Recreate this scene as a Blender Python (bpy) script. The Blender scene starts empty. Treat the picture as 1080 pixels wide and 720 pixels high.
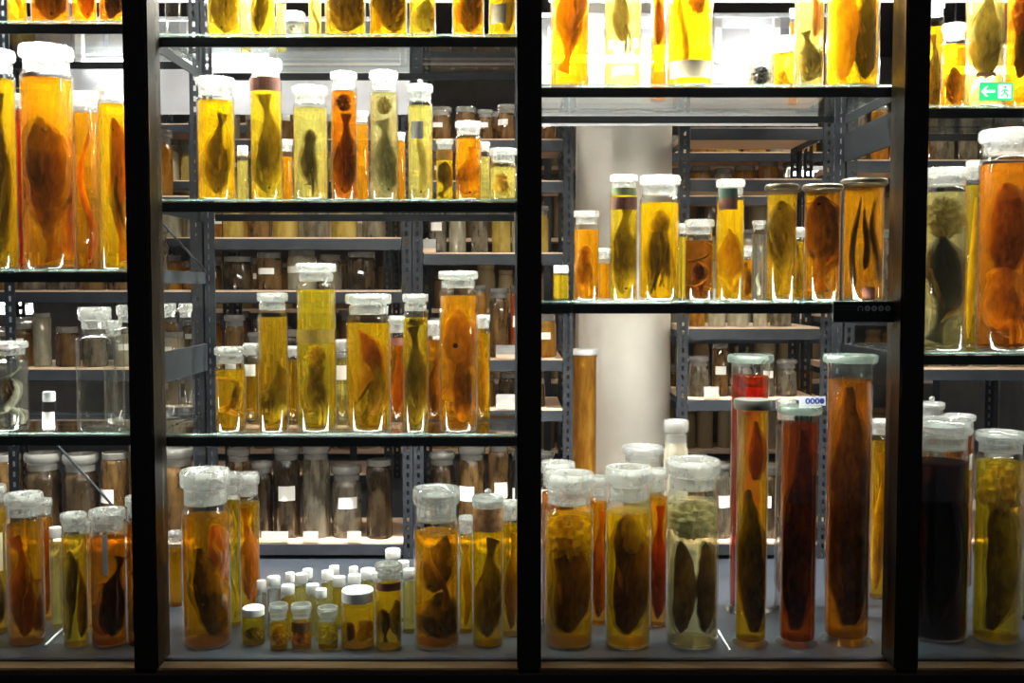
import bpy, math, random
from math import sin, cos, pi, tan, atan, radians
random.seed(7)
SC = bpy.context.scene
COL = SC.collection

# ------------------------------------------------------------------ camera
F = 1131.0
CAMY = -2.8
TILT = radians(3.04)
CAMZ = 0.9875
cam_d = bpy.data.cameras.new('camera')
cam = bpy.data.objects.new('camera', cam_d)
COL.objects.link(cam)
cam.location = (0, CAMY, CAMZ)
cam.rotation_euler = (pi / 2 - TILT, 0, 0)
cam_d.sensor_fit = 'HORIZONTAL'
cam_d.sensor_width = 36
cam_d.lens = F / 1080 * 36
cam_d.clip_start = 0.05
SC.camera = cam
SC.view_settings.view_transform = 'Standard'
SC.view_settings.look = 'None'
SC.view_settings.gamma = 1
SC.view_settings.use_curve_mapping = False
SC.view_settings.exposure = 1.1
SC.cycles.transparent_max_bounces = 64
SC.cycles.max_bounces = 8
SC.cycles.diffuse_bounces = 3
SC.cycles.glossy_bounces = 4
SC.cycles.transmission_bounces = 6
SC.cycles.sample_clamp_indirect = 6
SC.cycles.caustics_reflective = False


def P(px, py, Y):
    """where the line of sight through a photo point meets the upright plane at depth Y"""
    a, b = (px - 540) / F, -(py - 360) / F
    dy = cos(TILT) + b * sin(TILT)
    dz = -sin(TILT) + b * cos(TILT)
    t = (Y - CAMY) / dy
    return (a * t, Y, CAMZ + dz * t)


def ground_y(py, z):
    b = -(py - 360) / F
    dy = cos(TILT) + b * sin(TILT)
    dz = -sin(TILT) + b * cos(TILT)
    return CAMY + (z - CAMZ) / dz * dy


# ------------------------------------------------------------------ materials
def nodes(name):
    m = bpy.data.materials.new(name)
    m.use_nodes = True
    t = m.node_tree
    t.nodes.clear()
    out = t.nodes.new('ShaderNodeOutputMaterial')
    return m, t, out


def N(t, typ, **kw):
    n = t.nodes.new(typ)
    for k, v in kw.items():
        if hasattr(n, k) and not k.startswith('i_'):
            setattr(n, k, v)
    return n


def mixsh(t, fac, a, b):
    n = t.nodes.new('ShaderNodeMixShader')
    if isinstance(fac, (int, float)):
        n.inputs[0].default_value = fac
    else:
        t.links.new(fac, n.inputs[0])
    t.links.new(a, n.inputs[1])
    t.links.new(b, n.inputs[2])
    return n.outputs[0]


def bsdf(t, typ, col, rough=None):
    n = t.nodes.new(typ)
    if hasattr(col, 'links'):
        t.links.new(col, n.inputs['Color'])
    else:
        n.inputs['Color'].default_value = (*col, 1)
    if rough is not None and 'Roughness' in n.inputs:
        n.inputs['Roughness'].default_value = rough
    return n.outputs[0]


def schlick(t, f0=0.04, k=0.96, power=5.0):
    lw = t.nodes.new('ShaderNodeLayerWeight')
    lw.inputs['Blend'].default_value = 0.5
    p = t.nodes.new('ShaderNodeMath'); p.operation = 'POWER'
    t.links.new(lw.outputs['Facing'], p.inputs[0]); p.inputs[1].default_value = power
    q = t.nodes.new('ShaderNodeMath'); q.operation = 'MULTIPLY_ADD'; q.use_clamp = True
    t.links.new(p.outputs[0], q.inputs[0]); q.inputs[1].default_value = k; q.inputs[2].default_value = f0
    return q.outputs[0]


def noise_col(t, c1, c2, scale=6.0, detail=5.0, rough=0.6, stretch=(1, 1, 1), pos=(0.35, 0.65)):
    tc = t.nodes.new('ShaderNodeTexCoord')
    mp = t.nodes.new('ShaderNodeMapping'); mp.inputs['Scale'].default_value = stretch
    nz = t.nodes.new('ShaderNodeTexNoise')
    nz.inputs['Scale'].default_value = scale; nz.inputs['Detail'].default_value = detail; nz.inputs['Roughness'].default_value = rough
    rp = t.nodes.new('ShaderNodeValToRGB')
    rp.color_ramp.elements[0].position = pos[0]; rp.color_ramp.elements[1].position = pos[1]
    rp.color_ramp.elements[0].color = (*c1, 1); rp.color_ramp.elements[1].color = (*c2, 1)
    t.links.new(tc.outputs['Object'], mp.inputs[0]); t.links.new(mp.outputs[0], nz.inputs['Vector'])
    t.links.new(nz.outputs['Fac'], rp.inputs[0])
    return rp.outputs[0], nz.outputs['Fac']


def glass_mat(name, tint=(0.97, 0.98, 0.97), f0=0.04, k=0.9, power=5.0, rough=0.02):
    m, t, out = nodes(name)
    s = mixsh(t, schlick(t, f0, k, power), bsdf(t, 'ShaderNodeBsdfTransparent', tint), bsdf(t, 'ShaderNodeBsdfGlossy', (1, 1, 1), rough))
    t.links.new(s, out.inputs[0])
    return m


def refr(t, col, rough, ior):
    n = t.nodes.new('ShaderNodeBsdfRefraction')
    n.inputs['Color'].default_value = (*col, 1)
    n.inputs['Roughness'].default_value = rough
    n.inputs['IOR'].default_value = ior
    return n.outputs[0]


def frosted_mat(name, col=(0.9, 0.9, 0.87), clear=0.3):
    m, t, out = nodes(name)
    c, _ = noise_col(t, tuple(x * 0.8 for x in col), col, 30, 3)
    d = mixsh(t, 0.5, bsdf(t, 'ShaderNodeBsdfDiffuse', c), bsdf(t, 'ShaderNodeBsdfTranslucent', c))
    gl = mixsh(t, 0.55, bsdf(t, 'ShaderNodeBsdfTransparent', (0.95, 0.95, 0.93)), refr(t, (0.96, 0.97, 0.95), 0.06, 1.46))
    s = mixsh(t, clear, d, gl)
    s = mixsh(t, schlick(t, 0.06, 0.75, 3), s, bsdf(t, 'ShaderNodeBsdfGlossy', (1, 1, 1), 0.08))
    t.links.new(s, out.inputs[0])
    return m


def thick_mat(name):
    m, t, out = nodes(name)
    s = mixsh(t, .7, bsdf(t, 'ShaderNodeBsdfTransparent', (.97, .98, .96)), refr(t, (.97, .98, .96), 0.02, 1.46))
    s = mixsh(t, schlick(t, .05, .9, 4), s, bsdf(t, 'ShaderNodeBsdfGlossy', (1, 1, 1), .03))
    t.links.new(s, out.inputs[0])
    return m


def liquid_mat(name, tint, glow, scat=0.22, bend=0.5):
    m, t, out = nodes(name)
    tr = mixsh(t, bend, bsdf(t, 'ShaderNodeBsdfTransparent', tint), refr(t, tint, 0.0, 1.34))
    sc = mixsh(t, 0.06, bsdf(t, 'ShaderNodeBsdfTranslucent', glow), bsdf(t, 'ShaderNodeBsdfDiffuse', glow))
    ge = t.nodes.new('ShaderNodeNewGeometry')
    mr = t.nodes.new('ShaderNodeMapRange')
    t.links.new(ge.outputs['Backfacing'], mr.inputs['Value'])
    mr.inputs['To Min'].default_value = scat * .14; mr.inputs['To Max'].default_value = min(.6, scat * .85)
    s = mixsh(t, mr.outputs[0], tr, sc)
    s = mixsh(t, schlick(t, 0.02, 0.5, 5), s, bsdf(t, 'ShaderNodeBsdfGlossy', tuple(0.5 + 0.5 * x for x in tint), 0.04))
    t.links.new(s, out.inputs[0])
    return m


def flesh_mat(name, c1, c2, trans=0.3):
    """mottled skin: dark back running into a paler belly, with darker blotches and fine ribs"""
    m, t, out = nodes(name)
    tc = t.nodes.new('ShaderNodeTexCoord')
    sx = t.nodes.new('ShaderNodeSeparateXYZ'); t.links.new(tc.outputs['Generated'], sx.inputs[0])

    def noise(scale, stretch, detail=6):
        mp = t.nodes.new('ShaderNodeMapping'); mp.inputs['Scale'].default_value = stretch
        nz = t.nodes.new('ShaderNodeTexNoise'); nz.inputs['Scale'].default_value = scale; nz.inputs['Detail'].default_value = detail; nz.inputs['Roughness'].default_value = .65
        t.links.new(tc.outputs['Object'], mp.inputs[0]); t.links.new(mp.outputs[0], nz.inputs['Vector'])
        return nz.outputs['Fac']

    def mth(op, a, b=None, c=None):
        n = t.nodes.new('ShaderNodeMath'); n.operation = op
        for i_, v in enumerate((a, b, c)):
            if v is None: continue
            if isinstance(v, (int, float)): n.inputs[i_].default_value = v
            else: t.links.new(v, n.inputs[i_])
        return n.outputs[0]
    oi = t.nodes.new('ShaderNodeObjectInfo')
    flip = mth('GREATER_THAN', oi.outputs['Random'], .5)
    gx = mth('ABSOLUTE', mth('SUBTRACT', sx.outputs['X'], flip))
    f = noise(26, (1, 1, .4)); f2 = noise(110, (1, 1, .25), 3)
    v = mth('ADD', mth('MULTIPLY_ADD', gx, .75, mth('MULTIPLY', mth('SUBTRACT', f, .5), 1.5)), mth('MULTIPLY', mth('SUBTRACT', f2, .5), .7))
    rp = t.nodes.new('ShaderNodeValToRGB')
    e = rp.color_ramp.elements
    e[0].position = .12; e[1].position = .78
    e[0].color = (*[x * .7 for x in c1], 1); e[1].color = (*[min(1, x * 1.25 + .02) for x in c2], 1)
    n_ = e.new(.45); n_.color = (*[(a + b) / 2 for a, b in zip(c1, c2)], 1)
    t.links.new(v, rp.inputs[0])
    c = rp.outputs[0]
    d = t.nodes.new('ShaderNodeBsdfPrincipled')
    t.links.new(c, d.inputs['Base Color']); d.inputs['Roughness'].default_value = 0.34
    bp = t.nodes.new('ShaderNodeBump'); bp.inputs['Strength'].default_value = 0.6; bp.inputs['Distance'].default_value = 0.012
    t.links.new(v, bp.inputs['Height']); t.links.new(bp.outputs[0], d.inputs['Normal'])
    s = mixsh(t, trans, d.outputs[0], bsdf(t, 'ShaderNodeBsdfTranslucent', c))
    t.links.new(s, out.inputs[0])
    return m


def plain(name, c1, c2=None, rough=0.5, metal=0.0, scale=8, stretch=(1, 1, 1), bump=0.0, spec=0.5):
    m, t, out = nodes(name)
    d = t.nodes.new('ShaderNodeBsdfPrincipled')
    c, f = noise_col(t, c1, c2 or c1, scale, 5, 0.6, stretch)
    t.links.new(c, d.inputs['Base Color'])
    d.inputs['Roughness'].default_value = rough; d.inputs['Metallic'].default_value = metal
    d.inputs['Specular IOR Level'].default_value = spec
    if bump:
        bp = t.nodes.new('ShaderNodeBump'); bp.inputs['Strength'].default_value = bump; bp.inputs['Distance'].default_value = 0.005
        t.links.new(f, bp.inputs['Height']); t.links.new(bp.outputs[0], d.inputs['Normal'])
    t.links.new(d.outputs[0], out.inputs[0])
    return m


def emit(name, col, strength):
    m, t, out = nodes(name)
    e = t.nodes.new('ShaderNodeEmission')
    e.inputs[0].default_value = (*col, 1); e.inputs[1].default_value = strength
    t.links.new(e.outputs[0], out.inputs[0])
    return m


def perforated(name):
    """slotted angle steel: a row of real see-through slots along the post"""
    m, t, out = nodes(name)
    d = t.nodes.new('ShaderNodeBsdfPrincipled')
    d.inputs['Base Color'].default_value = (0.018, 0.021, 0.026, 1); d.inputs['Roughness'].default_value = 0.5; d.inputs['Specular IOR Level'].default_value = 0.25
    tc = t.nodes.new('ShaderNodeTexCoord')
    sx = t.nodes.new('ShaderNodeSeparateXYZ'); t.links.new(tc.outputs['Object'], sx.inputs[0])

    def mth(op, a, b=None, c=None):
        n = t.nodes.new('ShaderNodeMath'); n.operation = op
        for i, v in enumerate((a, b, c)):
            if v is None: continue
            if isinstance(v, (int, float)): n.inputs[i].default_value = v
            else: t.links.new(v, n.inputs[i])
        return n.outputs[0]
    fz = mth('FRACT', mth('MULTIPLY', sx.outputs['Z'], 1 / 0.032))
    inz = mth('LESS_THAN', mth('ABSOLUTE', mth('SUBTRACT', fz, 0.5)), 0.26)
    inx = mth('LESS_THAN', mth('ABSOLUTE', sx.outputs['X']), 0.0048)
    hole = mth('MULTIPLY', inz, inx)
    s = mixsh(t, hole, d.outputs[0], bsdf(t, 'ShaderNodeBsdfTransparent', (1, 1, 1)))
    t.links.new(s, out.inputs[0])
    return m


M = dict(
    glass=glass_mat('jar_glass', (0.965, 0.975, 0.955), 0.045, 0.8, 2.7),
    pane=glass_mat('window_glass', (0.955, 0.965, 0.96), 0.03, 0.9, 5),
    shelf=glass_mat('shelf_glass', (0.94, 0.97, 0.955), 0.04, 0.9, 5, 0.03),
    edge=frosted_mat('glass_edge_green', (0.30, 0.44, 0.38), 0.55),
    frost=frosted_mat('frosted_stopper', (0.94, 0.93, 0.90), 0.70),
    clearlid=frosted_mat('clear_stopper', (0.85, 0.88, 0.86), 0.8),
    thick=thick_mat('thick_glass'),
    white=plain('white_cap', (0.82, 0.83, 0.83), (0.88, 0.88, 0.86), 0.35),
    greylid=plain('grey_disc', (0.04, 0.04, 0.035), (0.065, 0.065, 0.055), 0.4, 0.0),
    greenlid=frosted_mat('greenish_disc', (0.34, 0.42, 0.37), 0.45),
    darklid=plain('dark_disc', (0.05, 0.04, 0.03), (0.12, 0.09, 0.05), 0.28, 0.4),
    goldlid=frosted_mat('yellow_stopper', (0.8, 0.55, 0.06), 0.3),
    steel=plain('blue_grey_steel', (0.019, 0.022, 0.027), (0.028, 0.032, 0.039), 0.45, 0.0, 14, spec=0.3),
    dsteel=plain('dark_beam', (0.0025, 0.003, 0.0035), (0.004, 0.0045, 0.0055), 0.5, 0.0, 14, spec=0.10),
    frame=plain('bronze_black_frame', (0.006, 0.0038, 0.002), (0.014, 0.008, 0.004), 0.38, 0.3, 20, (8, 8, 0.4), 0.05),
    sill=plain('sill_bronze', (0.10, 0.055, 0.028), (0.17, 0.10, 0.05), 0.35, 0.3, 20, (0.4, 8, 8)),
    perf=perforated('slotted_steel'),
    wood=plain('shelf_board', (0.62, 0.43, 0.29), (0.72, 0.53, 0.37), 0.6, 0, 10, (0.5, 6, 6)),
    deck=plain('deck_lino', (0.020, 0.024, 0.031), (0.03, 0.035, 0.044), 0.28, 0, 60),
    wallm=plain('wall_paint', (0.16, 0.15, 0.14), (0.2, 0.19, 0.18), 0.8),
    ceil=plain('ceiling_paint', (0.05, 0.05, 0.05), (0.06, 0.06, 0.06), 0.8),
    conc=plain('column_paint', (0.74, 0.71, 0.62), (0.82, 0.79, 0.70), 0.65, 0, 5, (1, 1, 1), 0.08),
    black=plain('plinth_black', (0.006, 0.006, 0.006), (0.010, 0.009, 0.008), 0.6),
    refl=plain('white_reflector', (0.33, 0.34, 0.36), (0.37, 0.38, 0.40), 0.5),
    paper=plain('paper', (0.82, 0.80, 0.73), (0.88, 0.86, 0.80), 0.8, 0, 30),
    card=plain('grey_card', (0.24, 0.235, 0.22), (0.28, 0.275, 0.26), 0.8, 0, 30),
    tan=plain('tan_card', (0.62, 0.52, 0.36), (0.70, 0.60, 0.42), 0.8, 0, 30),
    cork=plain('cork', (0.20, 0.09, 0.03), (0.42, 0.22, 0.08), 0.8, 0, 60),
    greenband=plain('green_band', (0.05, 0.10, 0.075), (0.07, 0.14, 0.10), 0.7, 0, 50),
    mossband=plain('moss_band', (0.22, 0.27, 0.10), (0.34, 0.38, 0.16), 0.7, 0, 50),
    ring=frosted_mat('pale_glow_ring', (0.98, 0.86, 0.38), 0.25),  # bright glow in the liquid, put into the colour of a band
    brownband=plain('brown_band', (0.16, 0.05, 0.03), (0.24, 0.09, 0.05), 0.7, 0, 50),
    orangeband=plain('orange_band', (0.55, 0.27, 0.04), (0.68, 0.38, 0.08), 0.7, 0, 50),
    eye=plain('eye_black', (0.008, 0.006, 0.005), None, 0.2),
    blue=plain('strip_blue', (0.02, 0.035, 0.22), None, 0.6),
    stick=plain('white_stick', (0.8, 0.79, 0.75), None, 0.6),
    signblack=plain('sign_black', (0.006, 0.006, 0.007), None, 0.4),
    signgrey=plain('sign_grey', (0.72, 0.73, 0.75), None, 0.5),
    red=plain('red_plastic', (0.55, 0.03, 0.02), None, 0.4),
    tube=emit('tube_light', (1.0, 0.985, 0.95), 17),
    aisle=emit('aisle_tube_light', (1.0, 0.98, 0.93), 980),
    tubetopfill=emit('top_tube_fill_light', (1.0, 0.97, 0.90), 60),
    tuberear=emit('rear_tube_light', (1.0, 0.95, 0.86), 80),
    ledfill=emit('led_fill_light', (1.0, 0.97, 0.91), 44),
    ledfilllow=emit('led_low_fill_light', (1.0, 0.97, 0.91), 42),
    ledfillhigh=emit('led_high_fill_light', (1.0, 0.97, 0.91), 115),
    exitgreen=emit('exit_reflection_green', (0.02, 0.42, 0.13), 1.1),
    exitwhite=emit('exit_reflection_white', (0.80, 1.0, 0.86), 1.1),
)
LIQ = {
    'Y': ((1.0, 0.76, 0.06), (0.95, 0.66, 0.03), 0.25),
    'P': ((1.0, 0.915, 0.48), (0.92, 0.82, 0.30), 0.16),
    'L': ((1.0, 0.83, 0.17), (0.92, 0.74, 0.10), 0.20),
    'O': ((0.99, 0.66, 0.06), (0.92, 0.50, 0.02), 0.22),
    'A': ((0.90, 0.50, 0.04), (0.72, 0.33, 0.015), 0.22),
    'B': ((0.66, 0.38, 0.08), (0.38, 0.19, 0.04), 0.22),
    'R': ((0.92, 0.26, 0.025), (0.72, 0.15, 0.01), 0.25),
    'Q': ((0.80, 0.32, 0.05), (0.50, 0.15, 0.02), 0.22),
    'D': ((0.16, 0.012, 0.004), (0.05, 0.004, 0.002), 0.25),
    'G': ((0.98, 0.76, 0.10), (0.74, 0.50, 0.05), 0.22),
    'M': ((0.90, 0.85, 0.56), (0.46, 0.40, 0.22), 0.24),
    'W': ((1.0, 0.95, 0.72), (0.9, 0.80, 0.45), 0.12),
    'C': ((0.975, 0.98, 0.95), (0.7, 0.7, 0.62), 0.04),
    'T': ((0.92, 0.52, 0.06), (0.66, 0.32, 0.03), 0.28),
}
LM = {k: liquid_mat('liquid_' + k, *v) for k, v in LIQ.items()}
FLESH = {
    'dk': ((0.05, 0.033, 0.015), (0.34, 0.24, 0.10), 0.3),
    'bk': ((0.008, 0.006, 0.004), (0.012, 0.008, 0.005), 0.0),
    'ol': ((0.22, 0.165, 0.06), (0.62, 0.52, 0.24), 0.4),
    'go': ((0.50, 0.30, 0.07), (0.90, 0.70, 0.28), 0.5),
    'pa': ((0.52, 0.44, 0.24), (0.76, 0.68, 0.46), 0.4),
    'br': ((0.15, 0.07, 0.02), (0.50, 0.29, 0.10), 0.42),
    'wh': ((0.68, 0.64, 0.50), (0.88, 0.85, 0.72), 0.45),
    'gr': ((0.22, 0.20, 0.15), (0.62, 0.58, 0.46), 0.35),
    'or': ((0.50, 0.18, 0.03), (0.75, 0.36, 0.08), 0.4),
    'yw': ((0.70, 0.50, 0.08), (0.88, 0.72, 0.25), 0.45),
    'rd': ((0.45, 0.05, 0.01), (0.65, 0.12, 0.02), 0.35),
}
FM = {k: flesh_mat('flesh_' + k, *v) for k, v in FLESH.items()}


# ------------------------------------------------------------------ mesh helpers
def mesh_obj(name, vs, fs, mat, parent=None, smooth=True, loc=None):
    me = bpy.data.meshes.new(name)
    me.from_pydata(vs, [], fs)
    me.materials.append(mat)
    if smooth:
        me.polygons.foreach_set('use_smooth', [True] * len(me.polygons))
        try:
            me.set_sharp_from_angle(angle=radians(40))
        except Exception:
            pass
    o = bpy.data.objects.new(name, me)
    COL.objects.link(o)
    if parent is not None:
        o.parent = parent
    if loc:
        o.location = loc
    return o


def empty(name, loc, rz=0.0):
    o = bpy.data.objects.new(name, None)
    o.empty_display_size = 0.05
    COL.objects.link(o)
    o.location = loc
    o.rotation_euler = (0, 0, rz)
    return o


LABELS = {}


def tag(o, label, cat, group=None):
    n = len(label.replace(',', ' ').split())
    if not 4 <= n <= 16:
        print('LABEL LENGTH', n, label)
    if label in LABELS:
        print('DUPLICATE LABEL', label)
    LABELS[label] = o.name
    o['label'] = label
    o['category'] = cat
    if group:
        o['group'] = group
    return o


def struct(o):
    o['kind'] = 'structure'
    return o


def box_data(x0, x1, y0, y1, z0, z1, bev=0.0):
    if bev <= 0:
        vs = [(x, y, z) for z in (z0, z1) for y in (y0, y1) for x in (x0, x1)]
        fs = [(0, 2, 3, 1), (4, 5, 7, 6), (0, 1, 5, 4), (1, 3, 7, 5), (3, 2, 6, 7), (2, 0, 4, 6)]
        return vs, fs
    import bmesh
    bm = bmesh.new()
    vv = [bm.verts.new(v) for v in box_data(x0, x1, y0, y1, z0, z1)[0]]
    for f in box_data(x0, x1, y0, y1, z0, z1)[1]:
        bm.faces.new([vv[i] for i in f])
    bmesh.ops.bevel(bm, geom=list(bm.edges), offset=bev, segments=2, affect='EDGES')
    bm.verts.index_update()
    vs = [tuple(v.co) for v in bm.verts]
    fs = [tuple(v.index for v in f.verts) for f in bm.faces]
    bm.free()
    return vs, fs


def box(name, x0, x1, y0, y1, z0, z1, mat, parent=None, bev=0.0):
    vs, fs = box_data(min(x0, x1), max(x0, x1), min(y0, y1), max(y0, y1), min(z0, z1), max(z0, z1), bev)
    return mesh_obj(name, vs, fs, mat, parent, smooth=bev > 0)


def lathe_data(prof, seg=40):
    vs, fs, rings = [], [], []
    for r, z in prof:
        if r < 1e-6:
            rings.append([len(vs)]); vs.append((0, 0, z))
        else:
            rings.append(list(range(len(vs), len(vs) + seg)))
            vs += [(r * cos(2 * pi * i / seg), r * sin(2 * pi * i / seg), z) for i in range(seg)]
    for a, b in zip(rings, rings[1:]):
        for i in range(seg):
            j = (i + 1) % seg
            if len(a) == 1 and len(b) == 1: continue
            if len(a) == 1: fs.append((a[0], b[j], b[i]))
            elif len(b) == 1: fs.append((a[i], a[j], b[0]))
            else: fs.append((a[i], a[j], b[j], b[i]))
    return vs, fs


def lathe(name, prof, mat, parent=None, seg=40, loc=None):
    vs, fs = lathe_data(prof, seg)
    return mesh_obj(name, vs, fs, mat, parent, True, loc)


def tube_between(name, a, b, r, mat, parent=None, seg=10):
    from mathutils import Vector
    a, b = Vector(a), Vector(b)
    d = (b - a).normalized()
    u = d.orthogonal().normalized(); w = d.cross(u)
    vs = []
    for p in (a, b):
        vs += [tuple(p + u * r * cos(2 * pi * i / seg) + w * r * sin(2 * pi * i / seg)) for i in range(seg)]
    fs = [(i, (i + 1) % seg, seg + (i + 1) % seg, seg + i) for i in range(seg)]
    fs += [tuple(range(seg - 1, -1, -1)), tuple(range(seg, 2 * seg))]
    return mesh_obj(name, vs, fs, mat, parent, True)


def interp(tab, t):
    for (a, va), (b, vb) in zip(tab, tab[1:]):
        if t <= b:
            u = 0 if b == a else (t - a) / (b - a)
            u = u * u * (3 - 2 * u)
            return va + (vb - va) * u
    return tab[-1][1]


def sweep_data(path, rx, ry, seg=16, ripple=0.0, seed=0):
    """a closed tube along path; rx in the picture-side direction, ry towards the viewer"""
    from mathutils import Vector
    pts = [Vector(p) for p in path]
    vs, fs = [], []
    n = len(pts)
    rnd = random.Random(seed)
    ph = [rnd.uniform(0, 6.28) for _ in range(6)]
    for i, p in enumerate(pts):
        d = (pts[min(i + 1, n - 1)] - pts[max(i - 1, 0)]).normalized()
        yv = Vector((0, 1, 0))
        yv = (yv - d * yv.dot(d)).normalized()
        xv = yv.cross(d)
        t = i / (n - 1)
        for k in range(seg):
            a = 2 * pi * k / seg
            w = 1 + ripple * (sin(3 * a + 9 * t + ph[0]) * 0.5 + sin(5 * a - 14 * t + ph[1]) * 0.3 + sin(17 * t + ph[2] + a) * 0.4)
            vs.append(tuple(p + xv * cos(a) * rx[i] * w + yv * sin(a) * ry[i] * w))
    for i in range(n - 1):
        for k in range(seg):
            l = (k + 1) % seg
            fs.append((i * seg + k, i * seg + l, (i + 1) * seg + l, (i + 1) * seg + k))
    fs.append(tuple(range(seg - 1, -1, -1)))
    fs.append(tuple((n - 1) * seg + k for k in range(seg)))
    return vs, fs


def clamp_r(vs, R):
    o = []
    for x, y, z in vs:
        r = math.hypot(x, y)
        if r > R:
            x, y = x * R / r, y * R / r
        o.append((x, y, z))
    return o


def join(*datas):
    vs, fs = [], []
    for v, f in datas:
        b = len(vs)
        vs += v
        fs += [tuple(i + b for i in q) for q in f]
    return vs, fs


# ------------------------------------------------------------------ specimens
def parse(spec):
    kv = {}
    kind, col, *rest = spec.split()
    for r in rest:
        if '=' in r:
            k, v = r.split('='); kv[k] = float(v)
        else:
            kv[r] = 1.0
    return kind, col, kv


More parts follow.
